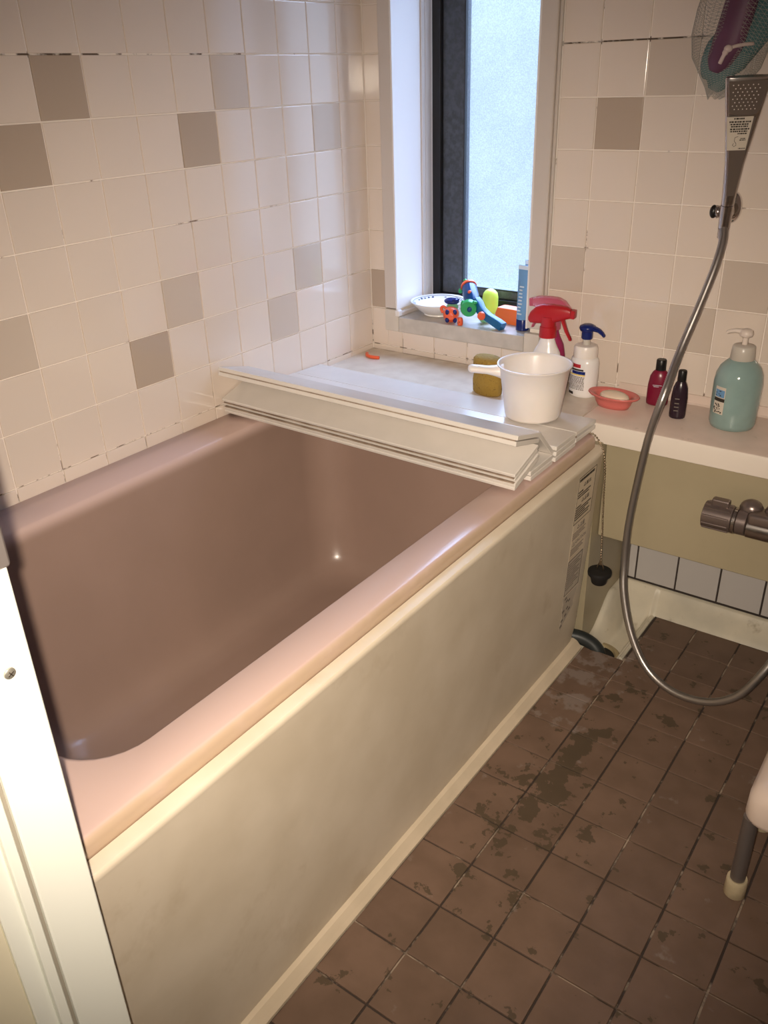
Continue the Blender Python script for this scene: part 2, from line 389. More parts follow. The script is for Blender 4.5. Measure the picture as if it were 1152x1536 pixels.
# ---- wall_left
wl = struct(obj('wall_left', B(-.09, -.0035, -1.62, .10, 0, CEIL), 'grout'))
ys = joints(C1, P, 0.0, 1.56)      # distance from the back corner
zs = joints(Z8, P, .505, CEIL)
tan_l = {(8, 1): 'tan_dark', (9, 2): 'tan_dark', (5, 2): 'tan_dark', (4, 1): 'tan_mid', (1, 2): 'tan_mid', (6, 5): 'tan_mid',
         (7, 6): 'tan_dark', (10, 5): 'tan_mid', (2, 5): 'tan_mid', (3, 6): 'tan_mid', (6, -2): 'tan_dark', (2, -1): 'tan_mid', (11, -1): 'tan_mid', (8, -4): 'tan_mid', (4, -4): 'tan_dark', (12, 4): 'tan_mid', (13, 7): 'tan_mid'}
for i in range(len(ys)-1):
    for k in range(len(zs)-1):
        a, b, z0, z1 = ys[i], ys[i+1], zs[k], zs[k+1]
        if b-a < .01 or z1-z0 < .008: continue
        row = round(8 - (z1-Z8)/P)        # row index: top joint of this tile
        me = tile_mesh(b-a-J, z1-z0-J, tan_l.get((i, row), 'tile'))
        place_tile(wl, me, (0, -(b-J/2), z0+J/2), (0, 1, 0), (0, 0, 1))

# ---- wall_back (with the window opening)
OX0, OX1, OZ0, OZ1 = .088, .472, .642, 1.78
bm = bmesh.new()
box(bm, -.09, OX0, .0035, .20, 0, CEIL); box(bm, OX1, WX1+.09, .0035, .20, 0, CEIL)
box(bm, OX0, OX1, .0035, .20, 0, OZ0-.035); box(bm, OX0, OX1, .0035, .20, OZ1, CEIL)
wb = struct(obj('wall_back', bm, 'grout'))
xs = joints(.099, P, 0.0, 1.75)
zsb = joints(Z8, P, .505, CEIL)
tan_b = {(6, 2): 'tan_dark', (7, 1): 'tan_mid', (5, 5): 'tan_mid', (8, 6): 'tan_mid', (9, 5): 'tan_mid', (0, 6): 'tan_dark', (10, 2): 'tan_mid', (12, 4): 'tan_mid', (6, -2): 'tan_mid', (9, -3): 'tan_dark', (13, 0): 'tan_mid', (1, -4): 'tan_mid'}
def clip_tile(x0, x1, z0, z1):
    """cut the tile rectangle by the window trim (ox) and the sill"""
    a0, a1, b0, b1 = .052, .517, .598, 1.815   # trim outer bounds
    if x1 <= a0 or x0 >= a1 or z1 <= b0 or z0 >= b1: return [(x0, x1, z0, z1)]
    out = []
    if x0 < a0-.006: out.append((x0, a0, z0, z1))
    if x1 > a1+.006: out.append((a1, x1, z0, z1))
    if z0 < b0-.006: out.append((max(x0, a0), min(x1, a1), z0, b0))
    if z1 > b1+.006: out.append((max(x0, a0), min(x1, a1), b1, z1))
    return out
for i in range(len(xs)-1):
    for k in range(len(zsb)-1):
        a, b, z0, z1 = xs[i], xs[i+1], zsb[k], zsb[k+1]
        if b-a < .01 or z1-z0 < .008: continue
        row = round(8 - (z1-Z8)/P)
        for (q0, q1, r0, r1) in clip_tile(a+J/2, b-J/2, z0+J/2, z1-J/2):
            if q1-q0 < .006 or r1-r0 < .006: continue
            place_tile(wb, tile_mesh(q1-q0, r1-r0, tan_b.get((i, row), 'tile')), (q0, 0, r0), (1, 0, 0), (0, 0, 1))
# grey skirting tiles in the gap under the washing counter: own grout bed
sk = obj('grout_bed', B(.768, WX1, -.0005, .0034, .060, .30), 'grout_dark', wb)
for i, x0 in enumerate([.7995+.1*q for q in range(-1, 10)]):
    a = max(x0, .770); b = min(x0+.1, WX1)
    for (r0, r1) in ((.0665, .1665), (.1665, .2665)):
        place_tile(wb, tile_mesh(b-a-.004, r1-r0-.004, 'grey_tile', .004), (a+.002, -.0042, r0+.002), (1, 0, 0), (0, 0, 1))

# ---- floor
fl_ = struct(obj('floor', B(.70, WX1+.05, -1.62, -.325, -.06, -.0035), 'grout_floor'))
obj('cover_bed', B(.872, WX1, -.3249, -.036, -.05, -.0035), 'grout_floor', fl_)
fx = [.7770+.1*q for q in range(0, 11)]
fy = [-.0400, -.1390, -.2370, -.3340]+[-.3340-.1*q for q in range(1, 13)]
for i in range(len(fx)-1):
    for k in range(len(fy)-1):
        x0, x1, y1, y0 = fx[i], min(fx[i+1], WX1), fy[k], fy[k+1]
        if i == 0:
            if k < 2: continue
            if k == 2: y1 = -.250
        y0 = max(y0, -1.56)
        if y1-y0 < .01: continue
        me = tile_mesh(x1-x0-.0034, y1-y0-.0034, 'floortile', .006, .0010)
        o = place_tile(fl_, me, (x0+.0017, y0+.0017, 0), (1, 0, 0), (0, 1, 0))

struct(obj('floor_slab', B(-.09, WX1+.09, -1.66, .20, -.12, -.0605), 'grout_dark'))
# ---- other walls, ceiling, dressing room
struct(obj('wall_right', B(WX1, WX1+.09, -1.62, 0, -.06, CEIL), 'plain_wall'))
bm = bmesh.new()
DX0 = .921
box(bm, -.09, .8045, WY0-.10, WY0, -.06, CEIL); box(bm, 1.70, WX1+.09, WY0-.10, WY0, -.06, CEIL); box(bm, .8045, 1.70, WY0-.10, WY0, 1.95, CEIL)
struct(obj('wall_front', bm, 'plain_wall'))
struct(obj('ceiling', B(-.09, WX1+.09, -1.66, .20, CEIL, CEIL+.05), 'ceiling'))
bm = bmesh.new()
box(bm, -.15, 2.6, -3.3, -3.22, -.06, 2.3); box(bm, -.23, -.15, -3.3, -1.66, -.06, 2.3); box(bm, 2.6, 2.68, -3.3, -1.66, -.06, 2.3)
box(bm, -.15, -.09, -1.70, -1.66, -.06, 2.3); box(bm, 1.84, 2.6, -1.70, -1.66, -.06, 2.3)
box(bm, -.09, 1.84, -1.70, -1.661, CEIL+.05, 2.3)
struct(obj('wall_dressing_room', bm, 'plain_wall'))
struct(obj('ceiling_dressing_room', B(-.23, 2.68, -3.3, -1.66, 2.3, 2.35), 'ceiling'))
struct(obj('floor_dressing_room', B(-.23, 2.68, -3.3, -1.66, -.12, -.06), 'plain_wall'))

# ---- tub kerb strip
bm = bmesh.new()
prof = [(.740, -.002), (.7775, -.002), (.7775, .004), (.772, .010), (.764, .020), (.756, .024), (.740, .024)]
loft(bm, [[Vector((x, y, z)) for x, z in prof] for y in (-1.555, -.262)])
struct(obj('trim_1', bm, 'kerb')); 
# ---- ledge between tub and back wall, its side panel
bm = bmesh.new(); box(bm, .0005, .705, -.236, -.0005, .515, ZL, .003, 2)
struct(obj('trim_2', bm, 'ledge'))
struct(obj('trim_3', B(.745, .765, -.236, -.0045, -.03, ZL-.04), 'olive'))

# ---- white floor tray with the drain recess (height field)
def tray_h(x, y):
    def ss(a, b, t):
        t = max(0, min(1, (t-a)/(b-a))); return t*t*(3-2*t)
    back = ss(-.042, -.002, y)
    z = -.012 + (.064+.012)*back if x > .862 else None
    if z is None:
        floor_ = -.034
        d = ss(-.075, -.042, y)*.022 + ss(-.050, -.004, y)*.076
        z = floor_ + d
        l_ = ss(.800, .776, x) if False else 1-ss(.772, .812, x)
        z = max(z, floor_ + l_*(.030+.070*ss(-.19, -.07, y)))
        e = ss(.845, .858, x)
        z = max(z, floor_+e*(.030)) 
        z = min(z, .064)
    return z
bm = bmesh.new(); gx = [.7652]+[.768+.004*i for i in range(24)]+[.864, .872, .90, 1.2, WX1]; gy = [-.322+.006*i for i in range(54)]
gx = sorted(set(gx)); V = [[bm.verts.new((x, min(y, -.0045), tray_h(x, y) if not (x > .864 and y < -.044) else -.012)) for y in gy] for x in gx]
for i in range(len(gx)-1):
    for j in range(len(gy)-1):
        bm.faces.new((V[i][j], V[i+1][j], V[i+1][j+1], V[i][j+1]))
tr = struct(obj('trim_4', bm, 'tray', smooth=True))
mod = tr.modifiers.new('s', 'SOLIDIFY'); mod.thickness = .004; mod.offset = -1
obj('edge_strip', B(.8625, .8715, -.248, -.040, -.02, .0012, .002, 1), 'tray', tr)
# drain
dr = tag(empty('drain', (.806, -.222, -.034)), 'round yellowish floor drain ring in the corner recess below the tub', 'drain')
bm = bmesh.new(); lathe([(.048, 0), (.050, .004), (.046, .008), (.038, .008), (.036, .002)], 36, bm, cap0=False, cap1=False); obj('ring', bm, 'ring', dr, True, 40)
bm = bmesh.new(); lathe([(.036, .001), (.036, .002)], 32, bm); obj('drain_hole', bm, 'rubber', dr)
hs = tag(empty('drain_hose', (.78, -.23, 0)), 'dark grey drain hose curving out from under the tub end', 'hose')
obj('hose_body', tube([Vector(p)-Vector((.78, -.23, 0)) for p in spline([(.700, -.268, .018), (.735, -.256, .020), (.765, -.246, .018), (.790, -.240, .008), (.808, -.240, -.006), (.816, -.242, -.022)], 6)], .0165, 16), 'darkhose', hs, True, 50)

# ------------------------------------------------------------------ bathtub
tub = tag(empty('bathtub', (.38, -.9, .03)), 'deep pink brown bathtub along the tiled left wall', 'bathtub')
def off(rings, o): return [[p-Vector(o) for p in r] for r in rings]
X0, X1, Y0, Y1 = .0015, .7635, -1.556, -.240
rings = [rrect(X0, X1-.004, Y0+.003, Y1-.003, .02, .497), rrect(X0, X1, Y0, Y1, .022, .505), rrect(X0, X1, Y0, Y1, .022, .520),
         rrect(X0, X1-.0015, Y0+.001, Y1-.001, .022, .5255), rrect(X0+.001, X1-.0045, Y0+.004, Y1-.004, .022, .5290), rrect(X0+.002, X1-.009, Y0+.009, Y1-.009, .022, .5300),
         rrect(.052, .742, -1.500, -.300, .06, .5298)]
ins = [(0, .5290), (.0030, .5270), (.0065, .5225), (.009, .515), (.011, .500), (.016, .46), (.026, .38), (.040, .28), (.056, .19), (.066, .15), (.078, .126), (.098, .110), (.13, .104), (.2, .102)]
for d, z in ins:
    near = d*1.35 + (0 if z > .48 else (.5-z)*.28)
    rings.append(rrect(.092+d, .6985-d, -1.468+near, -.345-d, max(.02, .085), z))
rings = off(rings, (.38, -.9, .03))
bm = bmesh.new(); loft(bm, rings, cap0=False, cap1=True)
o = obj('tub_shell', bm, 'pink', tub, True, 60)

ap = tag(empty('bathtub_apron', (.76, -.9, .026)), 'long cream front panel of the tub with stained matte face', 'tub panel')
# apron: rounded top flange and slightly inward leaning face
prof = [(.745, .024), (.7575, .024), (.7600, .060), (.7830, .490), (.7846, .495), (.7850, .499), (.7846, .5035), (.7830, .5057), (.780, .5065), (.7645, .5065), (.7645, .498), (.745, .490)]
yy = [-1.555, -.300, -.262, -.248, -.243]; ix = [0, 0, .001, .004, .010]
bm = bmesh.new()
def apx(y, x, z, k):
    # the lower far corner of the panel is rounded back
    return y
loft(bm, [[Vector((x-ix[k]-.76, (y+.9) - (max(0, (.16-z))/.16)**2*.030*(k >= 1), z-.026)) for x, z in prof] for k, y in enumerate(yy)])
obj('panel', bm, 'apron', ap, True, 35)
# printed labels on the panel (flat stickers following the lean of the face)
def apron_x(z): return .7600 + .0230*(z-.06)/.43 + .0003
def sticker(name, y0, y1, z0, z1, m, par, th=.0004, dx=0.0, label=None):
    bm = bmesh.new(); 
    pts = [(y0, z0), (y1, z0), (y1, z1), (y0, z1)]
    a = [Vector((apron_x(z)+dx-.76, y+.9, z-.026)) for y, z in pts]; b = [p+Vector((th, 0, 0)) for p in a]
    loft(bm, [a, b]); o = obj(name, bm, m, par)
    if label: o['label'] = label
    return o
def rect_outline(y0, y1, z0, z1, m, par, t=.0013, dx=.0005):
    bm = bmesh.new()
    for (a, b, c, d) in ((y0, y1, z0, z0+t), (y0, y1, z1-t, z1), (y0, y0+t, z0, z1), (y1-t, y1, z0, z1)):
        r1 = [Vector((apron_x(z)+dx-.76, y+.9, z-.026)) for y, z in ((a, c), (b, c), (b, d), (a, d))]
        loft(bm, [r1, [p+Vector((.0003, 0, 0)) for p in r1]])
    return obj('border', bm, m, par)
def lines(y0, y1, rows, m, par, h=.0022, dx=.0006, name='print_lines'):
    bm = bmesh.new(); rr = random.Random(3)
    for z, hh, f0, f1 in rows:
        y = y0 + (y1-y0)*f0
        end = y0+(y1-y0)*f1
        while y < end:
            w_ = rr.uniform(.002, .006); w_ = min(w_, end-y)
            r1 = [Vector((apron_x(zz)+dx-.76, yy_+.9, zz-.026)) for yy_, zz in ((y, z), (y+w_, z), (y+w_, z+hh), (y, z+hh))]
            loft(bm, [r1, [p+Vector((.0002, 0, 0)) for p in r1]])
            y += w_+rr.uniform(.0004, .0012)
    return obj(name, bm, m, par)
LY0, LY1 = -.372, -.286
s1 = sticker('warning_sticker', LY0, LY1, .375, .484, 'sticker', ap, label='black framed warning sticker')
rect_outline(LY0, LY1, .375, .484, 'ink', s1)
lines(LY0+.004, LY1-.004, [(.4735, .006, 0, .92), (.447, .0035, 0, .3), (.441, .003, .0, .8), (.4355, .003, 0, .7), (.413, .003, 0, .3), (.407, .003, 0, .95), (.4015, .003, 0, .8), (.396, .003, 0, .6), (.3905, .003, 0, .9), (.3845, .003, 0, .85)], 'ink', s1)
s2 = sticker('caution_sticker', LY0+.003, LY1-.006, .286, .374, 'sticker', ap)
lines(LY0+.006, LY1-.010, [(.350, .002, 0, .9), (.3455, .002, 0, .8), (.341, .002, 0, .9), (.3365, .002, .0, .5), (.312, .002, 0, .9), (.3075, .002, 0, .8), (.303, .002, 0, .9), (.2985, .002, 0, .6)], 'inkgrey', s2)
s3 = sticker('instruction_sticker', LY0+.003, LY1-.010, .197, .285, 'sticker2', ap)
rect_outline(LY0+.003, LY1-.010, .197, .285, 'ink', s3)
lines(LY0+.007, LY1-.014, [(.274-.0058*i, .0022, 0, [.9, .8, .95, .6][i % 4]) for i in range(12)], 'inkgrey', s3)
# the peeled fourth sticker with a ragged edge
bm = bmesh.new(); rr = random.Random(5)
edge = [(-.372, .192), (-.300, .192), (-.302, .176), (-.312, .160), (-.308, .146), (-.322, .134), (-.334, .128), (-.352, .116), (-.366, .104), (-.370, .118), (-.362, .140), (-.370, .160), (-.366, .176)]
a = [Vector((apron_x(z)+.0001-.76, y+.9, z-.026)) for y, z in edge]
loft(bm, [a, [p+Vector((.0004, 0, 0)) for p in a]]); s4 = obj('peeled_sticker', bm, 'sticker2', ap); s4['label'] = 'half peeled ragged sticker'
bm = bmesh.new()
for (y, z) in ((-.360, .182), (-.352, .172), (-.364, .150), (-.345, .150), (-.334, .142), (-.366, .126), (-.350, .133), (-.340, .168), (-.368, .112)):
    r1 = [Vector((apron_x(zz)+.0006-.76, yy_+.9, zz-.026)) for yy_, zz in ((y, z), (y+.011, z+.002), (y+.008, z+.008), (y-.001, z+.005))]
    loft(bm, [r1, [p+Vector((.0002, 0, 0)) for p in r1]])
obj('torn_print', bm, 'inkgrey', s4)
TM = Matrix(((0, 0, 1), (1, 0, 0), (0, 1, 0)))
textmesh('heading', '\u25b3\u8b66\u544a', .0125, 'ink', s1, (apron_x(.455)+.0006-.76, -.345+.9, .4565-.026), TM)
textmesh('heading', '\u25b3\u6ce8\u610f', .0125, 'ink', s1, (apron_x(.42)+.0006-.76, -.345+.9, .4205-.026), TM)
textmesh('heading', '\u25b3\u6ce8\u610f', .0125, 'inkgrey', s2, (apron_x(.36)+.0006-.76, -.348+.9, .3575-.026), TM)
textmesh('heading', '\u26a0CAUTION', .0118, 'inkgrey', s2, (apron_x(.32)+.0006-.76, -.362+.9, .3215-.026), TM)

# plug on its ball chain
bp_ = tag(empty('bath_plug', (.803, -.262, .19)), 'black rubber bath plug hanging on a ball chain at the tub end', 'plug')
O = Vector((.803, -.262, .19))
cp = spline([(.737, -.252, .5320), (.756, -.255, .5335), (.772, -.258, .522), (.785, -.260, .500), (.7915, -.261, .46), (.7945, -.262, .40), (.7985, -.262, .33), (.8015, -.262, .28), (.803, -.262, .243)], 10)
L_ = [0]
for a, b in zip(cp, cp[1:]): L_.append(L_[-1]+(b-a).length)
nb = int(L_[-1]/.0062); me = None
bm = bmesh.new()
for k in range(nb):
    s_ = L_[-1]*k/nb; i = max(j for j in range(len(L_)) if L_[j] <= s_); i = min(i, len(cp)-2)
    p = cp[i].lerp(cp[i+1], (s_-L_[i])/(L_[i+1]-L_[i]+1e-9))
    ell(bm, p-O, (.0025, .0025, .0025), 8, 6)
tube([p-O for p in cp], .0006, 5, bm)
ch = obj('ball_chain', bm, 'chain', bp_, True)
obj('plug_body', lathe([(.0145, 0), (.0165, .002), (.0210, .020), (.0255, .022), (.0265, .027), (.0255, .032), (.020, .033), (.008, .034)], 28), 'rubber', bp_, True, 40)
obj('shackle', tube([Vector((.007*math.cos(a), .0, .034+.018*math.sin(a))) for a in [PI*i/10 for i in range(11)]], .0016, 6), 'chain', bp_, True)
obj('link', B(-.003, .003, -.0025, .0025, .046, .058, .001), 'chain', bp_)

# ------------------------------------------------------------------ folded bath cover
cov = tag(empty('folded_bath_cover', (.38, -.42, .532)), 'white folding slatted bath cover stacked across the far end of the tub', 'bath cover')
CO = Vector((.38, -.42, .532))
def cover_panel(y0, z0, y1, z1, t=.0088, x0=.004, x1=.752, dl=.0, name='panel'):
    """panel whose top surface runs from (y0,z0) rear to (y1,z1) front; dl shifts the wall end"""
    bm = bmesh.new(); d = Vector((0, y1-y0, z1-z0)).normalized(); n = Vector((0, d.z, -d.y))
    if n.z < 0: n = -n
    e = .0012; Ln = math.hypot(y1-y0, z1-z0)
    sec = [(0, -e), (e, 0), (Ln-e, 0), (Ln, -e), (Ln, -t+e), (Ln-e, -t), (e, -t), (0, -t+e)]
    rings = []
    for x, s in ((x0, 1), (x0+e, 0), (x1-e, 0), (x1, 1)):
        q = []
        for u, v in sec:
            uu = u + (e*.6*(1 if u < Ln/2 else -1) if s else 0); vv = v + (e*.6*(-1 if v > -t/2 else 1) if s else 0)
            p = Vector((x, y0, z0)) + d*uu + n*vv; p.y += dl*(1-(x-x0)/(x1-x0)); q.append(p-CO)
        rings.append(q)
    loft(bm, rings)
    return obj(name, bm, 'lid', cov)
# rear pair (lies on ledge edge and far tub rim)
cover_panel(-.234, .5590, -.3325, .5635); cover_panel(-.234, .5470, -.3315, .5480)
cover_panel(-.3360, .5645, -.4240, .5647, x1=.753); cover_panel(-.3360, .5545, -.4250, .5535, x1=.753); cover_panel(-.3350, .5436, -.4270, .5420, x1=.753)
cover_panel(-.4260, .5560, -.4960, .6215, x1=.749, dl=.008)          # sloping panel
cover_panel(-.4360, .5535, -.5290, .5520); cover_panel(-.4360, .5420, -.5280, .5415)
cover_panel(-.5010, .6222, -.5920, .6460, dl=.014, x1=.755); cover_panel(-.5020, .6098, -.5935, .6350, dl=.014, x1=.753)
for k in range(4):
    f = k/3
    cover_panel(-.505+.006*f, .5985-.0285*f, -.594+.004*f+(.003 if k == 1 else 0), .5715-.0285*f+.001*(k == 3), t=.0072, dl=.014, x1=.753-.002*(k % 2))
# dark strips that paint shade into the gaps between the layers
for (y, z, h, x1_, dl_) in ((-.5922, .6362, .0034, .750, .014), (-.5925, .5632, .0022, .75, .014), (-.5915, .5532, .0020, .75, .014), (-.330, .5515, .006, .75, 0)):
    bm = bmesh.new(); rings = []
    for x in (.008, x1_): rings.append([Vector((x, y+a+(dl_ if x < .1 else 0), z+b))-CO for a, b in ((0, -h/2), (.006, -h/2), (.006, h/2), (0, h/2))])
    loft(bm, rings); obj('gap_strip', bm, 'lid_gap', cov)

# ------------------------------------------------------------------ window
win = struct(empty('window_1', (.27, 0, .642)))
WO = Vector((.27, 0, .642))
def wbox(name, x0, x1, y0, y1, z0, z1, m, bev=.001, par=None):
    p = par or win
    return obj(name, box(bmesh.new(), x0-WO.x, x1-WO.x, y0, y1, z0-WO.z, z1-WO.z, bev), m, p)
wbox('trim_strip', .054, .090, -.014, .0005, .662, OZ1+.03, 'trim', .002)
wbox('trim_strip', .4705, .5080, -.014, .0005, .662, OZ1+.03, 'trim', .002)
wbox('trim_strip', .090, .4705, -.014, .0005, OZ1-.004, OZ1+.03, 'trim', .002)
wbox('trim_bead', .5085, .5150, -.006, -.0002, .662, OZ1+.03, 'trim', .001)
wbox('reveal', .0885, .0925, -.013, .108, .660, OZ1, 'white_gloss', .0005)
wbox('reveal', .4670, .4715, -.013, .150, .660, OZ1, 'white_gloss', .0005)
wbox('reveal', .0925, .4670, -.010, .150, OZ1-.004, OZ1-.0005, 'white_gloss', .0005)
wbox('reveal_bead', .0925, .0975, .106, .120, .6445, OZ1-.005, 'trim', .001)
wbox('reveal_bead', .0885, .0975, .122, .148, .6445, OZ1-.005, 'trim', .001)
# sill
sl = wbox('sill', .0985, .4650, -.016, .1495, .603, .6415, 'sill', .0015)
wbox('corner_block', .0545, .0975, -.0165, -.0002, .603, .660, 'sillblock', .0015)
wbox('corner_block', .4660, .5060, -.0165, -.0002, .600, .650, 'sillblock', .0015)
wbox('corner_cap', .088, .102, -.018, -.002, .6432, .659, 'white_gloss', .002)
wbox('side_channel', .0930, .1010, -.012, .148, .6420, .6540, 'trim', .002)
# black outer frame and charcoal sash
fr = wbox('outer_frame', .0985, .122, .150, .198, .643, OZ1-.002, 'black', .001)
wbox('outer_frame', .430, .4715, .150, .198, .643, OZ1-.002, 'black', .001)
wbox('outer_frame', .122, .430, .150, .198, .643, .676, 'black', .001)
wbox('outer_frame', .122, .430, .150, .198, OZ1-.03, OZ1-.002, 'black', .001)
sa = wbox('sash', .1225, .1850, .162, .188, .6765, OZ1-.031, 'char', .0015)
wbox('sash', .3950, .4295, .162, .188, .6765, OZ1-.031, 'char', .0015)
wbox('sash', .1850, .3950, .162, .188, .6765, .6985, 'char', .0015)
wbox('sash', .1850, .3950, .162, .188, OZ1-.06, OZ1-.031, 'char', .0015)
wbox('gasket', .1850, .1875, .160, .186, .6985, OZ1-.06, 'black', .0005)
wbox('gasket', .1875, .3950, .161, .186, .6985, .7010, 'black', .0005)
wbox('glass_pane', .1875, .3950, .170, .176, .7010, OZ1-.06, 'glass', 0)
gp = bpy.data.objects['glass_pane']; gp.data.materials.append(M['clear'])
for p in gp.data.polygons: p.material_index = 0 if p.normal.y < -.9 else 1   # obscured inner face, clear outer face

# ------------------------------------------------------------------ door frame (aluminium, right beside the camera)
df = struct(empty('door_1', (DX0, -1.6, 0)))
def dbox(name, x0, x1, y0, y1, z0, z1, m, bev=.001):
    return obj(name, box(bmesh.new(), x0-DX0, x1-DX0, y0+1.6, y1+1.6, z0, z1, bev), m, df)
JX = .840; YE = -1.560; LZ = .900; SY = -1.580; SZ = .815      # side face of the jamb and its bath-side edge
def dbox(name, x0, x1, y0, y1, z0, z1, m, bev=.001):
    return obj(name, box(bmesh.new(), x0-DX0, x1-DX0, y0+1.6, y1+1.6, z0, z1, bev), m, df)
dbox('jamb', JX-.035, JX, YE-.0480, YE, -.05, 1.95, 'frame_white', .0015)
dbox('jamb_groove', JX-.035, JX-.005, YE-.0525, YE-.0480, -.05, 1.95, 'frame_line', .0005)
dbox('jamb_rib', JX-.035, JX-.001, YE-.0620, YE-.0525, -.05, 1.95, 'frame_white', .001)
dbox('jamb_rib', JX-.035, JX-.007, YE-.0800, YE-.0620, -.05, 1.95, 'frame_white', .001)
dbox('jamb', 1.700, 1.735, YE-.12, YE, -.05, 1.95, 'frame_white', .0015)
dbox('lintel', JX, 1.70, YE-.12, YE, 1.93, 1.96, 'frame_white', .0015)
dbox('door_panel', JX-.028, JX-.010, YE-.50, YE-.0800, -.03, 1.94, 'door_panel', .001)
dbox('latch_plate', JX-.004, JX+.0045, YE-.040, YE+.0015, LZ, LZ+.12, 'stoolleg', .002)
sc = obj('screw', lathe([(.0050, 0), (.0047, .0012), (.0035, .0020)], 20, mtx=Matrix.Rotation(PI/2, 3, 'Y'), loc=(JX-DX0, SY+1.6, SZ)), 'screw', df, True, 40)
bm = bmesh.new()
for an in (.5, .5+PI/2):
    box(bm, -.0006, .0006, -.0004, .0004, -.0027, .0027, mtx=Matrix.Translation((JX-DX0+.0020, SY+1.6, SZ)) @ Matrix.Rotation(an, 4, 'X'))
obj('cross_slot', bm, 'ink', sc)

# ------------------------------------------------------------------ washing counter
CX0 = .7085
ct = tag(empty('washing_counter', (1.2, -.11, .2)), 'pale washing counter with olive front panel along the back wall', 'counter')
CT = Vector((1.2, -.11, .2))
bm = bmesh.new()
pts = [(-.0008, .505), (-.0008, .5655), (-.004, .5655), (-.006, .548), (-.010, .5445), (-.205, ZL+.0012), (-.2125, .5415), (-.2155, .536), (-.2155, .500), (-.212, .498), (-.18, .498)]
xr = [CX0, CX0+.002, WX1-.001]
loft(bm, [[Vector((x, y, z))-CT for y, z in pts] for x in xr]); obj('counter_top', bm, 'counter', ct, True, 30)
obj('front_panel', B(.7665-CT.x, WX1-.001-CT.x, -.200-CT.y, -.188-CT.y, .272-CT.z, .4975-CT.z, .0015), 'olive', ct)
obj('end_filler', B(.7085-CT.x, .766-CT.x, -.198-CT.y, -.188-CT.y, .505-CT.z-.001, .4995-CT.z+.001), 'olive', ct)

# ------------------------------------------------------------------ hand shower, bracket, faucet
br = tag(empty('shower_bracket', (.897, 0, .957)), 'oval chrome wall bracket holding the hand shower', 'shower holder')
BO = Vector((.897, 0, .957))
bm = bmesh.new(); mt = Matrix.Rotation(PI/2, 3, 'X')
lathe([(.024, 0), (.024, .004), (.022, .008), (.012, .013), (.004, .014)], 28, bm, mtx=Matrix.Diagonal((.75, 1, 1.25)) @ mt, loc=(.004, -.0002, 0)); obj('wall_plate', bm, 'chrome', br, True, 50)
obj('arm', tube([(.004, -.010, .0), (.004, -.030, -.002), (.006, -.040, -.004)], [.013, .011, .012], 16), 'chrome', br, True)
bm = bmesh.new(); ell(bm, (-.016, -.058, -.002), (.0075, .008, .0125)); obj('side_knob', bm, 'blackcap', br, True)
obj('knob_rim', tube([(-.0105, -.058, -.002), (-.002, -.057, -.001)], [.0125, .010], 14), 'satin', br, True)

hsw = tag(empty('hand_shower', (.905, -.062, .93)), 'grey chrome hand shower head with label and long hanging metal hose', 'shower')
HO = Vector((.905, -.062, .93))
Bp, Tp = Vector((.9055, -.062, .928)), Vector((.925, -.118, 1.188))
ax = (Tp-Bp).normalized(); yaw = math.radians(24)
nf = Vector((math.sin(yaw), -math.cos(yaw), 0)); nf = (nf - ax*nf.dot(ax)).normalized(); sd = ax.cross(nf)*-1
LN = (Tp-Bp).length
def head_sec(t, wf=1.0, off_n=0.0, flat=.35):
    # half width, half depth
    K = [(0, .0110, .0115), (.14, .0120, .0125), (.22, .0125, .013), (.45, .0170, .0125), (.7, .0265, .0125), (.9, .0345, .012), (1.0, .0385, .011)]
    for a, b in zip(K, K[1:]):
        if a[0] <= t <= b[0]:
            u = (t-a[0])/(b[0]-a[0]); return (a[1]+(b[1]-a[1])*u)*wf, (a[2]+(b[2]-a[2])*u)
    return K[-1][1]*wf, K[-1][2]
def head_ring(t, n=28, f=1.0):
    hw, hd = head_sec(t); c = Bp+ax*(LN*t) - HO
    out = []
    sq = .15 + .75*min(1, max(0, (t-.2)/.5))
    for i in range(n):
        a = 2*PI*i/n; ca, sa_ = math.cos(a), math.sin(a)
        e = 1-.62*sq if sa_ > 0 else 1.0    # flatten the face side
        p = c + sd*(hw*f*(abs(ca)**(1-.35*sq))*(1 if ca > 0 else -1)) + nf*(hd*f*(abs(sa_)**(1-.55*sq if sa_ > 0 else 1))*(1 if sa_ > 0 else -1)*(1 if sa_ < 0 else .75))
        out.append(p)
    return out
bm = bmesh.new()
loft(bm, [head_ring(t) for t in (0, .03, .10, .16)]); obj('connector', bm, 'satin', hsw, True, 40)
bm = bmesh.new()
loft(bm, [head_ring(.163, f=.95), head_ring(.175)]+[head_ring(.2+.79*i/16) for i in range(17)]+[head_ring(1.0, f=.96)]); hd_ = obj('head_shell', bm, 'satin', hsw, True, 45)
def face_pt(t, s, lift=0.0):
    hw, hd = head_sec(t); return Bp+ax*(LN*t)-HO + sd*(hw*s) + nf*(hd*.75+lift)
def strip(name, rows, m, lift=.0006, th=.0006, par=None):
    bm = bmesh.new(); rings = []
    for t, s0, s1 in rows: rings.append([face_pt(t, s0, lift), face_pt(t, s1, lift), face_pt(t, s1, lift+th), face_pt(t, s0, lift+th)])
    loft(bm, rings); return obj(name, bm, m, par or hsw)
strip('handle_front', [(.24, -.55, .50), (.35, -.66, .62), (.5, -.72, .70), (.62, -.76, .74), (.76, -.78, .78)], 'bronze', .0003)
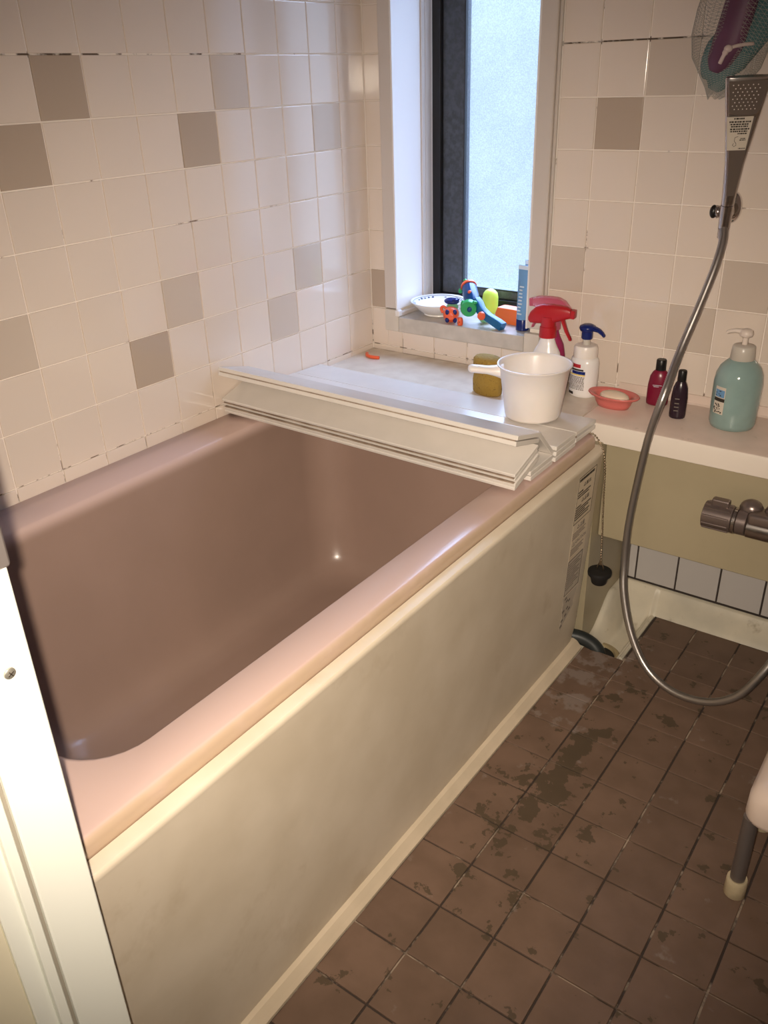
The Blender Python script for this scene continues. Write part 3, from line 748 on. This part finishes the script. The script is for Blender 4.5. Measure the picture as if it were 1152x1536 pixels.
# spray face with nozzle dots
sf = strip('spray_face', [(.775, -.50, .56), (.785, -.74, .78), (.80, -.84, .84), (.985, -.88, .86)], 'bronze', .0008, .0014)
bm = bmesh.new()
for r_ in range(8):
    for c_ in range(6):
        t = .812+.021*r_; s = -.55+.22*c_+(.11 if r_ % 2 else 0)
        ell(bm, face_pt(t, s, .0026), (.0011, .0011, .0011), 6, 4)
d = obj('nozzles', bm, 'white_pl', sf, True)
st = strip('instruction_label', [(.55, -.62, .90), (.765, -.62, .92)], 'paper', .0014, .0004)
bm = bmesh.new(); rr = random.Random(4)
for (t, a, b, h) in ((.603, -.1, .5, .010), (.583, -.52, .78, .010), (.568, -.40, .75, .009), (.554, -.40, .70, .009), (.537, -.52, .74, .010), (.523, -.42, .72, .009), (.509, -.42, .2, .008), (.478, -.40, -.05, .006), (.468, -.44, .0, .006), (.414, -.55, .0, .006)):
    s = a
    while s < b:
        w_ = min(rr.uniform(.06, .16), b-s)
        q = [face_pt(t+.145, s, .0019), face_pt(t+.145, s+w_, .0019), face_pt(t+.145+h, s+w_, .0019), face_pt(t+.145+h, s, .0019)]
        loft(bm, [q, [p+nf*.0002 for p in q]]); s += w_+rr.uniform(.02, .05)
obj('print_lines', bm, 'ink', st)
obj('diagram', tube([face_pt(t+.145, s, .0020) for t, s in ((.495, .12), (.488, .34), (.465, .36), (.45, .22), (.438, .20), (.43, .36), (.44, .48), (.452, .40))], .0004, 5), 'ink', st)
# hose
hp = [(.9055, -.062, .930), (.912, -.078, .905), (.911, -.100, .862), (.900, -.130, .790), (.886, -.170, .706), (.8835, -.228, .634), (.868, -.236, .553), (.8575, -.238, .462), (.850, -.244, .352), (.853, -.255, .258), (.866, -.275, .192),
      (.901, -.300, .114), (.950, -.320, .054), (1.014, -.335, .030), (1.086, -.345, .042), (1.141, -.345, .082), (1.174, -.330, .140), (1.195, -.300, .20), (1.207, -.268, .28), (1.210, -.250, .37)]
pp = spline(hp, 14)
bm = bmesh.new(); rad = [.0073 + (.0006 if i % 2 else 0) for i in range(len(pp))]
# spiral-wound look: dense alternating rings
dense = []
for a, b in zip(pp, pp[1:]):
    for q in range(3): dense.append(a.lerp(b, q/3))
dense.append(pp[-1])
tube([p-HO for p in dense], [.0078+(.0007 if i % 2 else 0) for i in range(len(dense))], 14, bm)
obj('hose', bm, 'hosem', hsw, True)
obj('hose_collar', tube([Bp-HO-ax*.020, Bp-HO-ax*.002], [.0098, .0105], 18), 'satin', hsw, True, 40)

fc = tag(empty('mixer_faucet', (1.18, -.25, .415)), 'dull metal thermostatic mixer faucet on the olive panel', 'faucet')
FO = Vector((1.18, -.25, .415))
def xcyl(x0, x1, r, y=-.25, z=.415, segs=32, bm=None, r1=None):
    return tube([Vector((x0, y, z))-FO, Vector((x0+.001, y, z))-FO, Vector((x1-.001, y, z))-FO, Vector((x1, y, z))-FO], [r*.94, r, r1 or r, (r1 or r)*.94], segs, bm)
bm = xcyl(1.000, 1.056, .0265)
kn = obj('temperature_handle', bm, 'faucetm', fc, True, 35)
bm = bmesh.new()
for i in range(10):
    a = 2*PI*i/10; box(bm, 1.002-FO.x, 1.052-FO.x, -.0022, .0022, .0255, .0283, .0008, mtx=Matrix.Rotation(a, 4, 'X'))
obj('grip_ribs', bm, 'faucetm', kn)
obj('stop_tab', B(1.012-FO.x, 1.045-FO.x, -.009, .009, .024, .0385, .003, 2), 'faucetm', kn)
obj('dial_ring', xcyl(1.0565, 1.064, .0270), 'satin', fc, True, 35)
obj('valve_collar', xcyl(1.064, 1.083, .0255), 'faucetm', fc, True, 35)
obj('body', xcyl(1.084, 1.330, .0225, z=.410), 'satin', fc, True, 35)
obj('top_cover', B(1.083-FO.x, 1.330-FO.x, -.020, .026, .004, .030, .008, 3), 'faucetm', fc, True, 40)
bm = bmesh.new(); ell(bm, (1.082-FO.x, .016, .026), (.022, .02, .018), 18, 10); obj('valve_dome', bm, 'faucetm', fc, True)
for x in (1.135, 1.290):
    bm = bmesh.new(); ell(bm, (x-FO.x, .012, .030), (.028, .024, .022), 18, 10); obj('inlet_cover', bm, 'faucetm', fc, True)
    obj('wall_flange', lathe([(.029, 0), (.029, .004), (.022, .012), (.020, .03)], 24, mtx=Matrix.Rotation(PI/2, 3, 'X'), loc=(x-FO.x, .0495, .012)), 'satin', fc, True, 40)
obj('flow_handle', xcyl(1.333, 1.385, .0265), 'faucetm', fc, True, 35)
obj('shower_outlet', tube([Vector((1.210, -.25, .372))-FO, Vector((1.210, -.25, .395))-FO], [.0115, .0135], 18), 'rubber', fc, True, 40)
obj('spout', tube([Vector(p)-FO for p in spline([(1.25, -.25, .395), (1.25, -.262, .375), (1.25, -.30, .362), (1.25, -.36, .356), (1.25, -.375, .345)], 5)], .0105, 14), 'satin', fc, True)

# ------------------------------------------------------------------ things on the counter and ledge
def pumpbottle_bits(): pass
ZC = ZL+.0014
# foaming soap dispenser
t = tag(empty('soap_dispenser', (.647, -.066, ZL), math.radians(-12)), 'white foaming soap bottle with navy pump beside the coral soap dish', 'soap dispenser')
bd = obj('bottle', lathe([(.029, 0), (.0325, .003), (.0335, .012), (.0335, .078), (.032, .086), (.0275, .091)], 36, sy=.82), 'white_gloss', t, True, 50)
obj('collar', lathe([(.0262, .0905), (.0268, .094), (.0262, .112), (.024, .117), (.011, .1185)], 32), 'white_pl', t, True, 50)
obj('neck', lathe([(.0085, .117), (.0085, .136)], 16), 'collar', t, True, 50)
bm = lathe([(.0115, .131), (.0125, .133), (.0125, .147), (.0165, .150), (.0185, .155), (.0170, .160), (.010, .1635), (.003, .164)], 26)
loft(bm, [[Vector((x, w_*math.cos(2*PI*i/10), z+h_*math.sin(2*PI*i/10))) for i in range(10)] for x, w_, z, h_ in ((.004, .010, .1555, .0065), (.018, .009, .156, .006), (.030, .0075, .154, .0048), (.040, .0062, .1485, .004), (.044, .0056, .1445, .0034))])
obj('pump_head', bm, 'navy', t, True, 50)
def wrap(par, name, m, r, a0, a1, z0, z1, sy=1, n=8, lift=.0004, rfun=None):
    """label curved round a bottle: angles measured from -y towards +x"""
    bm = bmesh.new(); rings = []
    for k in range(n+1):
        a = math.radians(a0+(a1-a0)*k/n); q = []
        for z, dr_ in ((z0, lift), (z1, lift), (z1, lift*2), (z0, lift*2)):
            rr_ = (rfun(z) if rfun else r)+dr_
            q.append(Vector((rr_*math.sin(a), -rr_*math.cos(a)*sy, z)))
        rings.append(q)
    loft(bm, rings); return obj(name, bm, m, par, True, 30)
lb = wrap(bd, 'red_patch', 'red', .0335, -28, 14, .0705, .0785, .82)
wrap(bd, 'title_line', 'ink', .0335, -28, 26, .0635, .0675, .82); wrap(bd, 'blue_patch', 'navy', .0335, -24, 34, .0555, .0625, .82)
wrap(bd, 'yellow_line', 'yellow', .0335, -40, 34, .0525, .0548, .82)
bm = bmesh.new(); rr = random.Random(2)
for i in range(10):
    z = .048-.0032*i; a = -42
    while a < 32:
        da = min(rr.uniform(3, 9), 32-a)
        q = [Vector(((.0335+.0005)*math.sin(math.radians(g)), -(.0335+.0005)*math.cos(math.radians(g))*.82, zz)) for g, zz in ((a, z), (a+da, z), (a+da, z+.0019), (a, z+.0019))]
        loft(bm, [q, [p*1.004 for p in q]]); a += da+rr.uniform(1, 3)
obj('small_print', bm, 'inkgrey', bd)
wrap(bd, 'barcode', 'ink', .0335, -42, -12, .0065, .0125, .82)

# coral soap dish + soap
t = tag(empty('soap_dish', (.737, -.108, ZC), math.radians(-8)), 'oval coral pink soap dish on the pale counter', 'soap dish')
obj('dish', lathe([(.030, 0), (.036, .001), (.0415, .010), (.0450, .021), (.0575, .0255), (.0600, .0285), (.0585, .0305), (.050, .0295), (.042, .026), (.040, .016), (.034, .008), (.015, .006)], 48, sy=.62), 'dish', t, True, 60)
t2 = obj('soap_bar', ell(bmesh.new(), (0, 0, 0), (.0345, .0205, .0125), 28, 14), 'soap', None, True); t2.location = (.739, -.108, ZC+.0235); t2.rotation_euler = (0, 0, math.radians(-8))
tag(t2, 'rounded cream soap bar lying in the coral dish', 'soap')

# wine red bottle and dark bottle
def small_bottle(name, loc, rz, hw, hd, hb, hc, m, label, rc, group=None, tilt=0):
    t = tag(empty(name, loc, rz), label, 'bottle')
    b = obj('bottle', lathe([(hw*.86, 0), (hw*.97, .002), (hw, .008), (hw*.98, hb*.55), (hw*.86, hb*.82), (hw*.66, hb*.94), (rc*1.02, hb)], 32, sy=hd/hw), m, t, True, 50)
    obj('cap', lathe([(rc, hb), (rc*1.04, hb+.001), (rc*1.02, hb+hc-.002), (rc*.9, hb+hc)], 24), 'blackcap', t, True, 40)
    return t, b
t, b = small_bottle('shampoo_bottle', (.8125, -.044, ZC), math.radians(12), .0235, .0150, .0785, .0235, 'wine', 'small wine red bottle with black cap left of the hose', .0105)
bm = bmesh.new(); 
for (x0, x1, z) in ((-.011, .008, .0470), (-.009, .002, .0440), (.002, .009, .0135)): box(bm, x0, x1, -.0160, -.0150, z, z+.0009)
obj('white_print', bm, 'tubewhite', b)
t, b = small_bottle('conditioner_bottle', (.8765, -.100, ZC), math.radians(12), .0170, .0135, .080, .0235, 'plum', 'small dark plum bottle half hidden behind the shower hose', .0085)
bm = bmesh.new(); 
for z in (.018, .026, .034, .044): box(bm, -.007, .002, -.0143, -.0137, z, z+.002)
obj('white_print', bm, 'inkgrey', b)

# big teal pump bottle
t = tag(empty('pump_bottle', (.986, -.090, ZC), math.radians(10)), 'large round teal pump bottle with pale pump on the counter', 'bottle')
prof = [(.036, 0), (.0425, .003), (.0455, .012), (.0465, .05), (.0468, .095), (.0445, .113), (.0385, .127), (.029, .137), (.0225, .142)]
b = obj('bottle', lathe(prof, 44), 'teal', t, True, 50)
obj('collar', lathe([(.0225, .1415), (.0235, .143), (.0225, .158), (.0215, .168), (.0195, .170), (.007, .1715)], 32), 'collar', t, True, 50)
obj('neck', lathe([(.0055, .170), (.0055, .188)], 14), 'pumpwhite', t, True, 50)
bm = lathe([(.0085, .186), (.012, .188), (.0135, .193), (.012, .199), (.006, .2025), (.001, .203)], 24)
tube([(-.006, 0, .196), (-.020, 0, .1975), (-.031, -.001, .1955), (-.036, -.001, .192)], [.0058, .0045, .0038, .0034], 10, bm)
obj('pump_head', bm, 'pumpwhite', t, True, 60)
rf = lambda z: .0466
wrap(b, 'label', 'paper', .0467, -52, -22, .036, .092, lift=.0003)
wrap(b, 'label_band', 'ink', .0467, -52, -22, .062, .069, lift=.0005)
wrap(b, 'label_art', 'tube', .0467, -50, -24, .071, .086, lift=.0005)
bm = bmesh.new(); rr = random.Random(9)
for i in range(26):
    a = math.radians(rr.uniform(-50, -25)); z = rr.uniform(.038, .058); rad_ = .0467+.0008
    ell(bm, (rad_*math.sin(a), -rad_*math.cos(a), z), (.0016, .0005, .0012), 6, 4, Matrix.Rotation(a, 3, 'Z'))
for i in range(8):
    a = math.radians(rr.uniform(-48, -26)); z = rr.uniform(.073, .084); rad_ = .0467+.0010
    ell(bm, (rad_*math.sin(a), -rad_*math.cos(a), z), (.0020, .0004, .0009), 6, 4, Matrix.Rotation(a, 3, 'Z'))
obj('label_print', bm, 'ink', b)

# white dipper
bk = Vector((.637, -.299, .5668))
t = tag(empty('bath_dipper', bk), 'white plastic bath dipper with side handle standing on the folded cover', 'dipper')
obj('bowl', lathe([(.050, 0), (.0555, .0012), (.0575, .006), (.0650, .060), (.0712, .1040), (.0745, .1075), (.0765, .1095), (.0765, .1120), (.0745, .1125), (.0715, .1110), (.0690, .1040), (.0625, .058), (.0550, .006), (.03, .004)], 56), 'white_pl', t, True, 60)
hd0 = Vector((-.062, -.020, .094)); hd1 = Vector((-.118, -.064, .100))
dirn = (hd1-hd0).normalized(); sidev = dirn.cross(Vector((0, 0, 1))).normalized(); upv = sidev.cross(dirn)
bm = bmesh.new(); rings = []
for s_, w_, h_ in ((0, .017, .016), (.2, .0145, .0115), (.45, .0125, .0085), (.8, .0125, .0085), (.95, .0115, .008), (1.0, .0085, .006), (1.02, .004, .003)):
    c = hd0.lerp(hd1, s_) + Vector((0, 0, -.004*(1-s_)))
    rings.append([c + sidev*w_*math.cos(2*PI*i/20) + upv*h_*math.sin(2*PI*i/20) for i in range(20)])
loft(bm, rings); obj('handle', bm, 'white_pl', t, True, 60)

# sponge
t = obj('sponge', lathe([(.036, 0), (.040, .004), (.041, .030), (.0385, .044), (.041, .060), (.040, .080), (.034, .086), (.01, .087)], 32, sy=.62), 'sponge', None, True, 60)
t.location = (.455, -.168, ZL); t.rotation_euler = (0, 0, math.radians(-15)); tag(t, 'mustard brown bath sponge standing behind the white dipper', 'sponge')
# orange curved piece
t = obj('toy_ring_piece', tube(spline([(-.026, .012, 0), (-.014, -.002, 0), (.004, -.008, 0), (.026, -.004, 0)], 6), .0045, 8), 'orange', None, True)
t.location = (.055, -.080, ZL+.0045); tag(t, 'curved orange plastic strip lying on the ledge corner', 'toy part')

# spray bottles
def spray(name, loc, rz, mh, mb, label, H=.2, flip=1):
    t = tag(empty(name, loc, rz), label, 'spray bottle')
    k = H/.2
    obj('bottle', lathe([(.031, 0), (.035, .004), (.036, .03), (.035, .075), (.030, .100), (.0205, .118), (.0165, .128), (.0160, .134)], 32, sy=.72), mb, t, True, 50)
    obj('collar', lathe([(.0190, .134), (.0195, .136), (.0185, .157), (.0165, .159)], 24), mh, t, True, 40)
    bm = bmesh.new(); sec = []
    # side silhouette of the trigger head, extruded with a rounded section
    for x, zc, hh, ww in ((-.046, .173, .005, .006), (-.041, .176, .013, .010), (-.028, .182, .0195, .0125), (-.012, .1855, .0220, .0135), (.008, .1865, .0215, .0135), (.026, .189, .0175, .0125), (.042, .191, .0135, .011), (.050, .190, .0100, .010)):
        sec.append([Vector((x*flip, ww*math.copysign(abs(math.cos(2*PI*i/16))**.7, math.cos(2*PI*i/16)), zc+hh*math.copysign(abs(math.sin(2*PI*i/16))**.7, math.sin(2*PI*i/16)))) for i in range(16)])
    loft(bm, sec)
    lathe([(.0165, .158), (.0170, .180)], 20, bm)
    h = obj('spray_head', bm, mh, t, True, 60)
    obj('nozzle', tube([(.049*flip, 0, .190), (.051*flip, 0, .190), (.059*flip, 0, .189), (.060*flip, 0, .189)], [.0095, .0125, .0125, .0100], 4), mh, t, True, 30)
    bm = bmesh.new(); rings = []
    for x, z, a, b_ in ((.030, .180, .005, .007), (.036, .165, .0042, .0075), (.042, .150, .0038, .0075), (.050, .136, .0034, .007), (.052, .131, .003, .006)):
        rings.append([Vector((x*flip+a*math.cos(2*PI*i/10), b_*math.sin(2*PI*i/10), z)) for i in range(10)])
    loft(bm, rings); obj('trigger', bm, mh, t, True, 50)
    return t
spray('spray_bottle', (.570, -.105, ZL), math.radians(8), 'red', 'white_gloss', 'white spray bottle with a bright red trigger head behind the dipper')
spray('spray_bottle', (.549, -.038, ZL), math.radians(-4), 'pinktrans', 'magenta', 'magenta spray bottle with translucent pink trigger head at the wall', flip=-1)

# ------------------------------------------------------------------ window sill things
ZS = .6418
t = tag(empty('saucer', (.172, .066, ZS)), 'white porcelain plate with blue printed rim on the window sill', 'plate')
pl = obj('plate', lathe([(.036, 0), (.040, .0015), (.039, .005), (.052, .012), (.066, .026), (.0735, .0345), (.0740, .0365), (.0725, .0368), (.062, .028), (.048, .015), (.030, .0075), (.004, .007)], 48), 'porc', t, True, 60)
bm = bmesh.new(); rr = random.Random(11)
for i in range(34):
    a = 2*PI*i/34; 
    if rr.random() < .3: continue
    r_ = .0615; z = .0292
    q = [Vector(((r_+u)*math.cos(a+v), (r_+u)*math.sin(a+v), z+u*.9)) for u, v in ((0, -.05), (0, .045), (rr.uniform(.0015, .0045), .03), (rr.uniform(.001, .004), -.04))]
    loft(bm, [q, [p+Vector((0, 0, .0004)) for p in q]])
obj('rim_print', bm, 'print', pl)
bm = bmesh.new(); tube([Vector((.0682*math.cos(2*PI*i/48), .0682*math.sin(2*PI*i/48), .0338)) for i in range(49)], .0005, 5, bm); obj('rim_line', bm, 'print', pl)

# toy pig-nosed figure (orange round body, navy patches)
t = tag(empty('toy_figure', (.246, .008, ZS)), 'small round orange bath toy with navy patches and tube snout', 'toy')
bm = bmesh.new(); ell(bm, (0, 0, .0185), (.0165, .017, .0185), 20, 14); fb = obj('body', bm, 'orange', t, True)
bm = bmesh.new(); ell(bm, (-.003, .010, .0330), (.0125, .0125, .0110)); obj('green_hood', bm, 'green_lt', t, True)
bm = bmesh.new(); ell(bm, (-.006, .012, .0450), (.0165, .0140, .0075)); ell(bm, (.004, .010, .0490), (.0080, .0080, .0050)); obj('navy_cap', bm, 'navy', t, True)
dv = Vector((.50, -.86, .0)).normalized(); rt = Vector((dv.y*-1, dv.x, 0))
for (u, v) in ((-.0078, .0265), (.0075, .0265), (-.0080, .0090), (.0078, .0085)):
    bm = bmesh.new(); ell(bm, Vector((0, 0, v)) + rt*u + dv*.0125, (.0046, .0036, .0062)); obj('patch', bm, 'navy', t, True)
bm = bmesh.new(); c0 = Vector((0, 0, .0175))+dv*.0140
tube([c0, c0+dv*.0075, c0+dv*.0085, c0+dv*.0080, c0+dv*.003], [.0066, .0062, .0056, .0034, .0030], 16, bm, cap=False); sn = obj('snout', bm, 'orange', t, True, 50)
obj('snout_hole', tube([c0+dv*.004, c0+dv*.0078], .0034, 14), 'ink', sn)
t.scale = (1.25, 1.2, 1.12)
obj('arm', tube(spline([(-.011, .002, .030), (-.019, -.002, .0345), (-.021, -.004, .028), (-.016, -.006, .0215)], 4), .0032, 8), 'orange', t, True)

# toy water gun
GO = Vector((.29, .03, ZS))
t = tag(empty('toy_water_gun', GO), 'blue, green and orange toy water gun leaning on the sill', 'toy')
def g(*p): return Vector(p)-GO
bd = obj('barrel', tube([g(.262, .066, .722), g(.266, .062, .719), g(.284, .044, .700), g(.297, .030, .688)], [.0170, .0200, .0205, .0185], 22), 'bluedeep', t, True, 50)
obj('barrel_ring', tube([g(.2590, .069, .7250), g(.2635, .0645, .7215)], [.0195, .0210], 22), 'orange', bd, True, 40)
bm = bmesh.new(); ell(bm, g(.2535, .064, .7360), (.0058, .0058, .0058)); tube([g(.2535, .064, .735), g(.258, .064, .722)], .0042, 8, bm); obj('top_knob', bm, 'green', t, True)
bm = bmesh.new(); ell(bm, g(.2440, .055, .712), (.0050, .0050, .0065)); obj('side_knob', bm, 'green', t, True)
axg = Vector((.42, -.88, -.10)).normalized(); cg = g(.300, .004, .685)
obj('lens_ring', tube([cg-axg*.014, cg-axg*.012, cg+axg*.004, cg+axg*.007, cg+axg*.0065, cg-axg*.002], [.0175, .0200, .0205, .0185, .0120, .0110], 26), 'green', t, True, 40)
bm = bmesh.new(); ell(bm, cg+axg*.002, (.010, .006, .010)); obj('lens', bm, 'bluedeep', t, True)
bm = bmesh.new(); ell(bm, cg+Vector((-.0185, .002, .006)), (.006, .007, .012)); ell(bm, cg+Vector((.014, .004, .015)), (.007, .007, .005)); obj('side_clip', bm, 'green', t, True)
bm = bmesh.new(); rings = []
for p, w_, h_ in ((g(.306, .030, .698), .010, .0120), (g(.318, .024, .690), .0115, .0125), (g(.330, .018, .678), .0105, .0110), (g(.352, .013, .667), .0100, .0100), (g(.382, .009, .656), .0105, .0110), (g(.396, .007, .650), .0105, .0105)):
    dd = Vector((.88, -.2, -.42)).normalized(); s2_ = Vector((.2, .95, 0)).normalized(); u2 = dd.cross(s2_)*-1
    rings.append([p + s2_*w_*math.copysign(abs(math.cos(2*PI*i/20))**.35, math.cos(2*PI*i/20)) + u2*h_*math.copysign(abs(math.sin(2*PI*i/20))**.35, math.sin(2*PI*i/20)) for i in range(20)])
loft(bm, rings); gr = obj('grip', bm, 'blue', t, True, 40)
cg2 = g(.339, .000, .672)
obj('trigger_button', tube([cg2-axg*.004, cg2+axg*.004, cg2+axg*.005], [.0098, .0098, .0078], 18), 'orange', t, True, 40)
bm = bmesh.new(); ell(bm, g(.284, .034, .7180), (.0045, .0055, .0045)); obj('red_switch', bm, 'orange', t, True)
# orange nozzle lying beside
t = tag(empty('toy_nozzle', (.279, -.002, ZS)), 'little orange toy nozzle lying beside the toy figure', 'toy part')
obj('nozzle_body', lathe([(.0065, 0), (.0075, .003), (.0070, .014), (.005, .019), (.002, .020)], 18), 'orange', t, True, 40)
bm = bmesh.new(); ell(bm, (.002, -.0070, .009), (.0014, .0014, .0014)); ell(bm, (-.0015, -.0070, .006), (.0011, .0014, .0011)); obj('holes', bm, 'ink', t, True)
# pale green toy ball between
t = obj('toy_ball', ell(bmesh.new(), (0, 0, .0165), (.0165, .0150, .0165), 20, 14), 'green_lt', None, True); t.location = (.322, .046, ZS); tag(t, 'pale green translucent toy ball half hidden under the water gun', 'toy')
# lime capsule
t = obj('lime_capsule', lathe([(.006, 0), (.0135, .004), (.0195, .013), (.0205, .022), (.0205, .048), (.0185, .058), (.0125, .065), (.006, .0685), (.001, .069)], 28), 'lime', None, True); t.location = (.297, .118, ZS); tag(t, 'lime yellow plastic capsule standing against the window frame', 'capsule')
# orange soap pack
bm = bmesh.new(); 
r0 = rrect(-.042, .042, -.020, .020, .006, 0, 4, 3)
loft(bm, [[Vector((p.x*f, p.y*f, z)) for p in r0] for z, f in ((0, .93), (.002, .98), (.022, 1.0), (.036, .88), (.0375, .84))])
t = tag(empty('soap_pack', (.382, .082, ZS), math.radians(-6)), 'bright orange wrapped soap pack on the sill beside the blue tube', 'soap')
obj('wrapper', bm, 'orange_wrap', t, True, 40)
# tubes
def cream_tube(loc, rz, label, h=.155):
    t = tag(empty('cream_tube', loc, rz), label, 'tube')
    obj('cap', lathe([(.0150, 0), (.0160, .001), (.0155, .026), (.0150, .027)], 26), 'navy', t, True, 40)
    bm = bmesh.new(); rings = []
    for z, a, b in ((.027, .0155, .0152), (.05, .0160, .0140), (.09, .0168, .0100), (.13, .0176, .0045), (h-.010, .018, .0014), (h, .018, .0010)):
        rings.append([Vector((a*math.cos(2*PI*i/28), b*math.sin(2*PI*i/28), z)) for i in range(28)])
    loft(bm, rings); b = obj('tube_body', bm, 'tube', t, True, 50)
    bm = bmesh.new(); box(bm, -.0165, .0165, -.0022, -.0002, h-.010, h-.001); obj('crimp', bm, 'tubewhite', b)
    bm = bmesh.new(); rr = random.Random(1)
    for i in range(9): 
        z = .040+.008*i; d_ = -.0152+.0000-(-.0001)*i; yb = -(.0150-.0098*(z-.05)/.08 if z > .05 else .0148)
        box(bm, -.006, .006-rr.uniform(0, .005), yb-.0012, yb+.002, z, z+.003)
    obj('print_lines', bm, 'tubewhite', b)
    return t
cream_tube((.4345, .036, ZS), math.radians(-8), 'light blue cream tube standing on its navy cap at the sill end')
cream_tube((.4340, .076, ZS), math.radians(10), 'second blue cream tube mostly hidden behind the front one', .160)

# ------------------------------------------------------------------ net bag with toys, hung high on the back wall
NO = Vector((.86, -.045, 1.16))
t = tag(empty('net_bag', NO), 'pale net bag of teal and purple bath toys hanging above the shower', 'net bag')
def n3(x, y, z): return Vector((x, y, z))-NO
# outline of the net at heights: (z, xl, xr, halfdepth)
prof = [(1.156, .838, .862, .006), (1.175, .830, .905, .018), (1.20, .815, .925, .030), (1.225, .800, .932, .036), (1.26, .795, .950, .040), (1.30, .800, .975, .040), (1.34, .810, .985, .038), (1.40, .83, .98, .034), (1.47, .86, .955, .022), (1.54, .885, .925, .010), (1.58, .898, .912, .006)]
bm = bmesh.new(); rings = []; NS = 44
for z, xl, xr, hd in prof:
    cx, hw = (xl+xr)/2, (xr-xl)/2
    rings.append([n3(cx+hw*math.cos(2*PI*i/NS), -.048+min(hd, .043)*math.sin(2*PI*i/NS), z+.006*math.sin(2*PI*i/NS*3)) for i in range(NS)])
loft(bm, rings, False, False)
bmesh.ops.subdivide_edges(bm, edges=[e for e in bm.edges if abs(e.verts[0].co.z-e.verts[1].co.z) > .012], cuts=6, use_grid_fill=False)
bmesh.ops.triangulate(bm, faces=bm.faces)
net = obj('net', bm, 'net', t); wm = net.modifiers.new('w', 'WIREFRAME'); wm.thickness = .00048; wm.use_replace = True
def blob(name, m, pts, par):
    bm = bmesh.new(); tube([n3(*p[:3]) for p in pts], [p[3] for p in pts], 18, bm); 
    for v in bm.verts: v.co.y = (v.co.y)*.55 - .0015
    return obj(name, bm, m, par, True)
ca = tag(empty('teal_bath_toy', NO), 'folded teal cloth bath toy inside the net bag', 'toy')
def smoothpts(L, k=5):
    P3 = spline([p[:3] for p in L], k); out = []
    for i, p in enumerate(P3):
        u = i/k; j = min(int(u), len(L)-2); f = u-j; out.append((*p, L[j][3]*(1-f)+L[j+1][3]*f))
    return out
blob('cloth', 'tealbag', smoothpts([(.846, -.050, 1.166, .010), (.852, -.050, 1.180, .024), (.853, -.050, 1.200, .036), (.862, -.050, 1.222, .042), (.885, -.046, 1.250, .040), (.918, -.044, 1.285, .034), (.935, -.044, 1.325, .034), (.93, -.044, 1.37, .030), (.91, -.044, 1.41, .012)]), ca)
cb = tag(empty('purple_bath_toy', NO), 'long dark purple bath toy inside the net bag', 'toy')
blob('toy_body', 'purple', smoothpts([(.850, -.088, 1.197, .010), (.856, -.090, 1.212, .022), (.868, -.094, 1.238, .028), (.876, -.096, 1.27, .028), (.884, -.096, 1.31, .028), (.892, -.094, 1.36, .026), (.895, -.088, 1.40, .010)]), cb)
tube_ = tube([n3(*p) for p in spline([(.918, -.094, 1.238), (.900, -.112, 1.236), (.884, -.118, 1.231), (.878, -.118, 1.222), (.872, -.116, 1.209)], 5)], [.0030]*9+[.005]*6+[.0035]*6, 8)
obj('string', tube_, 'string', t, True)
bm = bmesh.new(); ell(bm, n3(.884, -.119, 1.2315), (.0075, .006, .0060)); obj('string_knot', bm, 'string', t, True)
t3 = tag(empty('wall_hook', (.905, 0, 1.585)), 'small chrome wall hook above the net bag', 'hook')
obj('hook', tube([(0, -.0005, .01), (0, -.020, .008), (0, -.050, .0), (0, -.056, .008), (0, -.056, .016)], .003, 8), 'chrome', t3, True)
obj('base', lathe([(.012, 0), (.012, .004), (.006, .006)], 18, mtx=Matrix.Rotation(PI/2, 3, 'X'), loc=(0, -.0002, .01)), 'chrome', t3, True, 40)

# ------------------------------------------------------------------ bath stool at the right edge
SO = Vector((1.258, -.738, 0))
t = tag(empty('bath_stool', (1.42, -.66, 0)), 'white bath stool with grey metal legs and cream rubber feet', 'stool')
TO = Vector((1.42, -.66, 0))
def loc_(x, y, z): return Vector((x, y, z))-TO
rs = lambda i, z, r: [p-TO for p in rrect(1.2475+i, 1.600-i, -.7565+i, -.540-i, r, z, 8, 6)]
bm = bmesh.new(); loft(bm, [rs(.006, .166, .028), rs(.001, .170, .030), rs(0, .176, .030), rs(.001, .212, .030), rs(.008, .226, .030), rs(.020, .233, .026), rs(.05, .234, .02)]); obj('seat', bm, 'stoolwhite', t, True, 50)
for (x, y, ddx, ddy) in ((1.2600, -.7400, 1, 1), (1.576, -.740, -1, 1), (1.2600, -.572, 1, -1), (1.576, -.572, -1, -1)):
    lg = obj('leg', tube([loc_(x, y, .022), loc_(x, y, .172)], .0118, 20), 'stoolleg', t, True, 40)
    obj('rubber_foot', lathe([(.0155, 0), (.0170, .002), (.0165, .028), (.0158, .036), (.0148, .037), (.0122, .036)], 26, loc=loc_(x, y, 0)), 'foot', lg, True, 50)

# ------------------------------------------------------------------ ceiling lamp of the bathroom (weak warm bulb)
t = tag(empty('ceiling_lamp', (1.05, -.75, CEIL)), 'round warm bathroom ceiling lamp', 'lamp')
gm = bpy.data.materials.new('lamp_globe'); gm.use_nodes = True; b_ = gm.node_tree.nodes['Principled BSDF']
b_.inputs['Emission Color'].default_value = (1, .62, .38, 1); b_.inputs['Emission Strength'].default_value = 2.0; M['globe'] = gm
obj('base', lathe([(.07, -.012), (.075, -.002), (.075, -.0005)], 32), 'white_gloss', t, True, 40)
obj('globe', lathe([(.01, -.09), (.04, -.084), (.062, -.06), (.066, -.035), (.06, -.012)], 32), 'globe', t, True)

# printed marks and tiny repeated details that cannot be picked apart singly
for o in bpy.data.objects:
    if o.parent and o.name.split('.')[0] in ('print_lines', 'small_print', 'rim_print', 'nozzles', 'label_print', 'torn_print', 'white_print', 'grip_ribs', 'ball_chain'):
        o['kind'] = 'stuff'
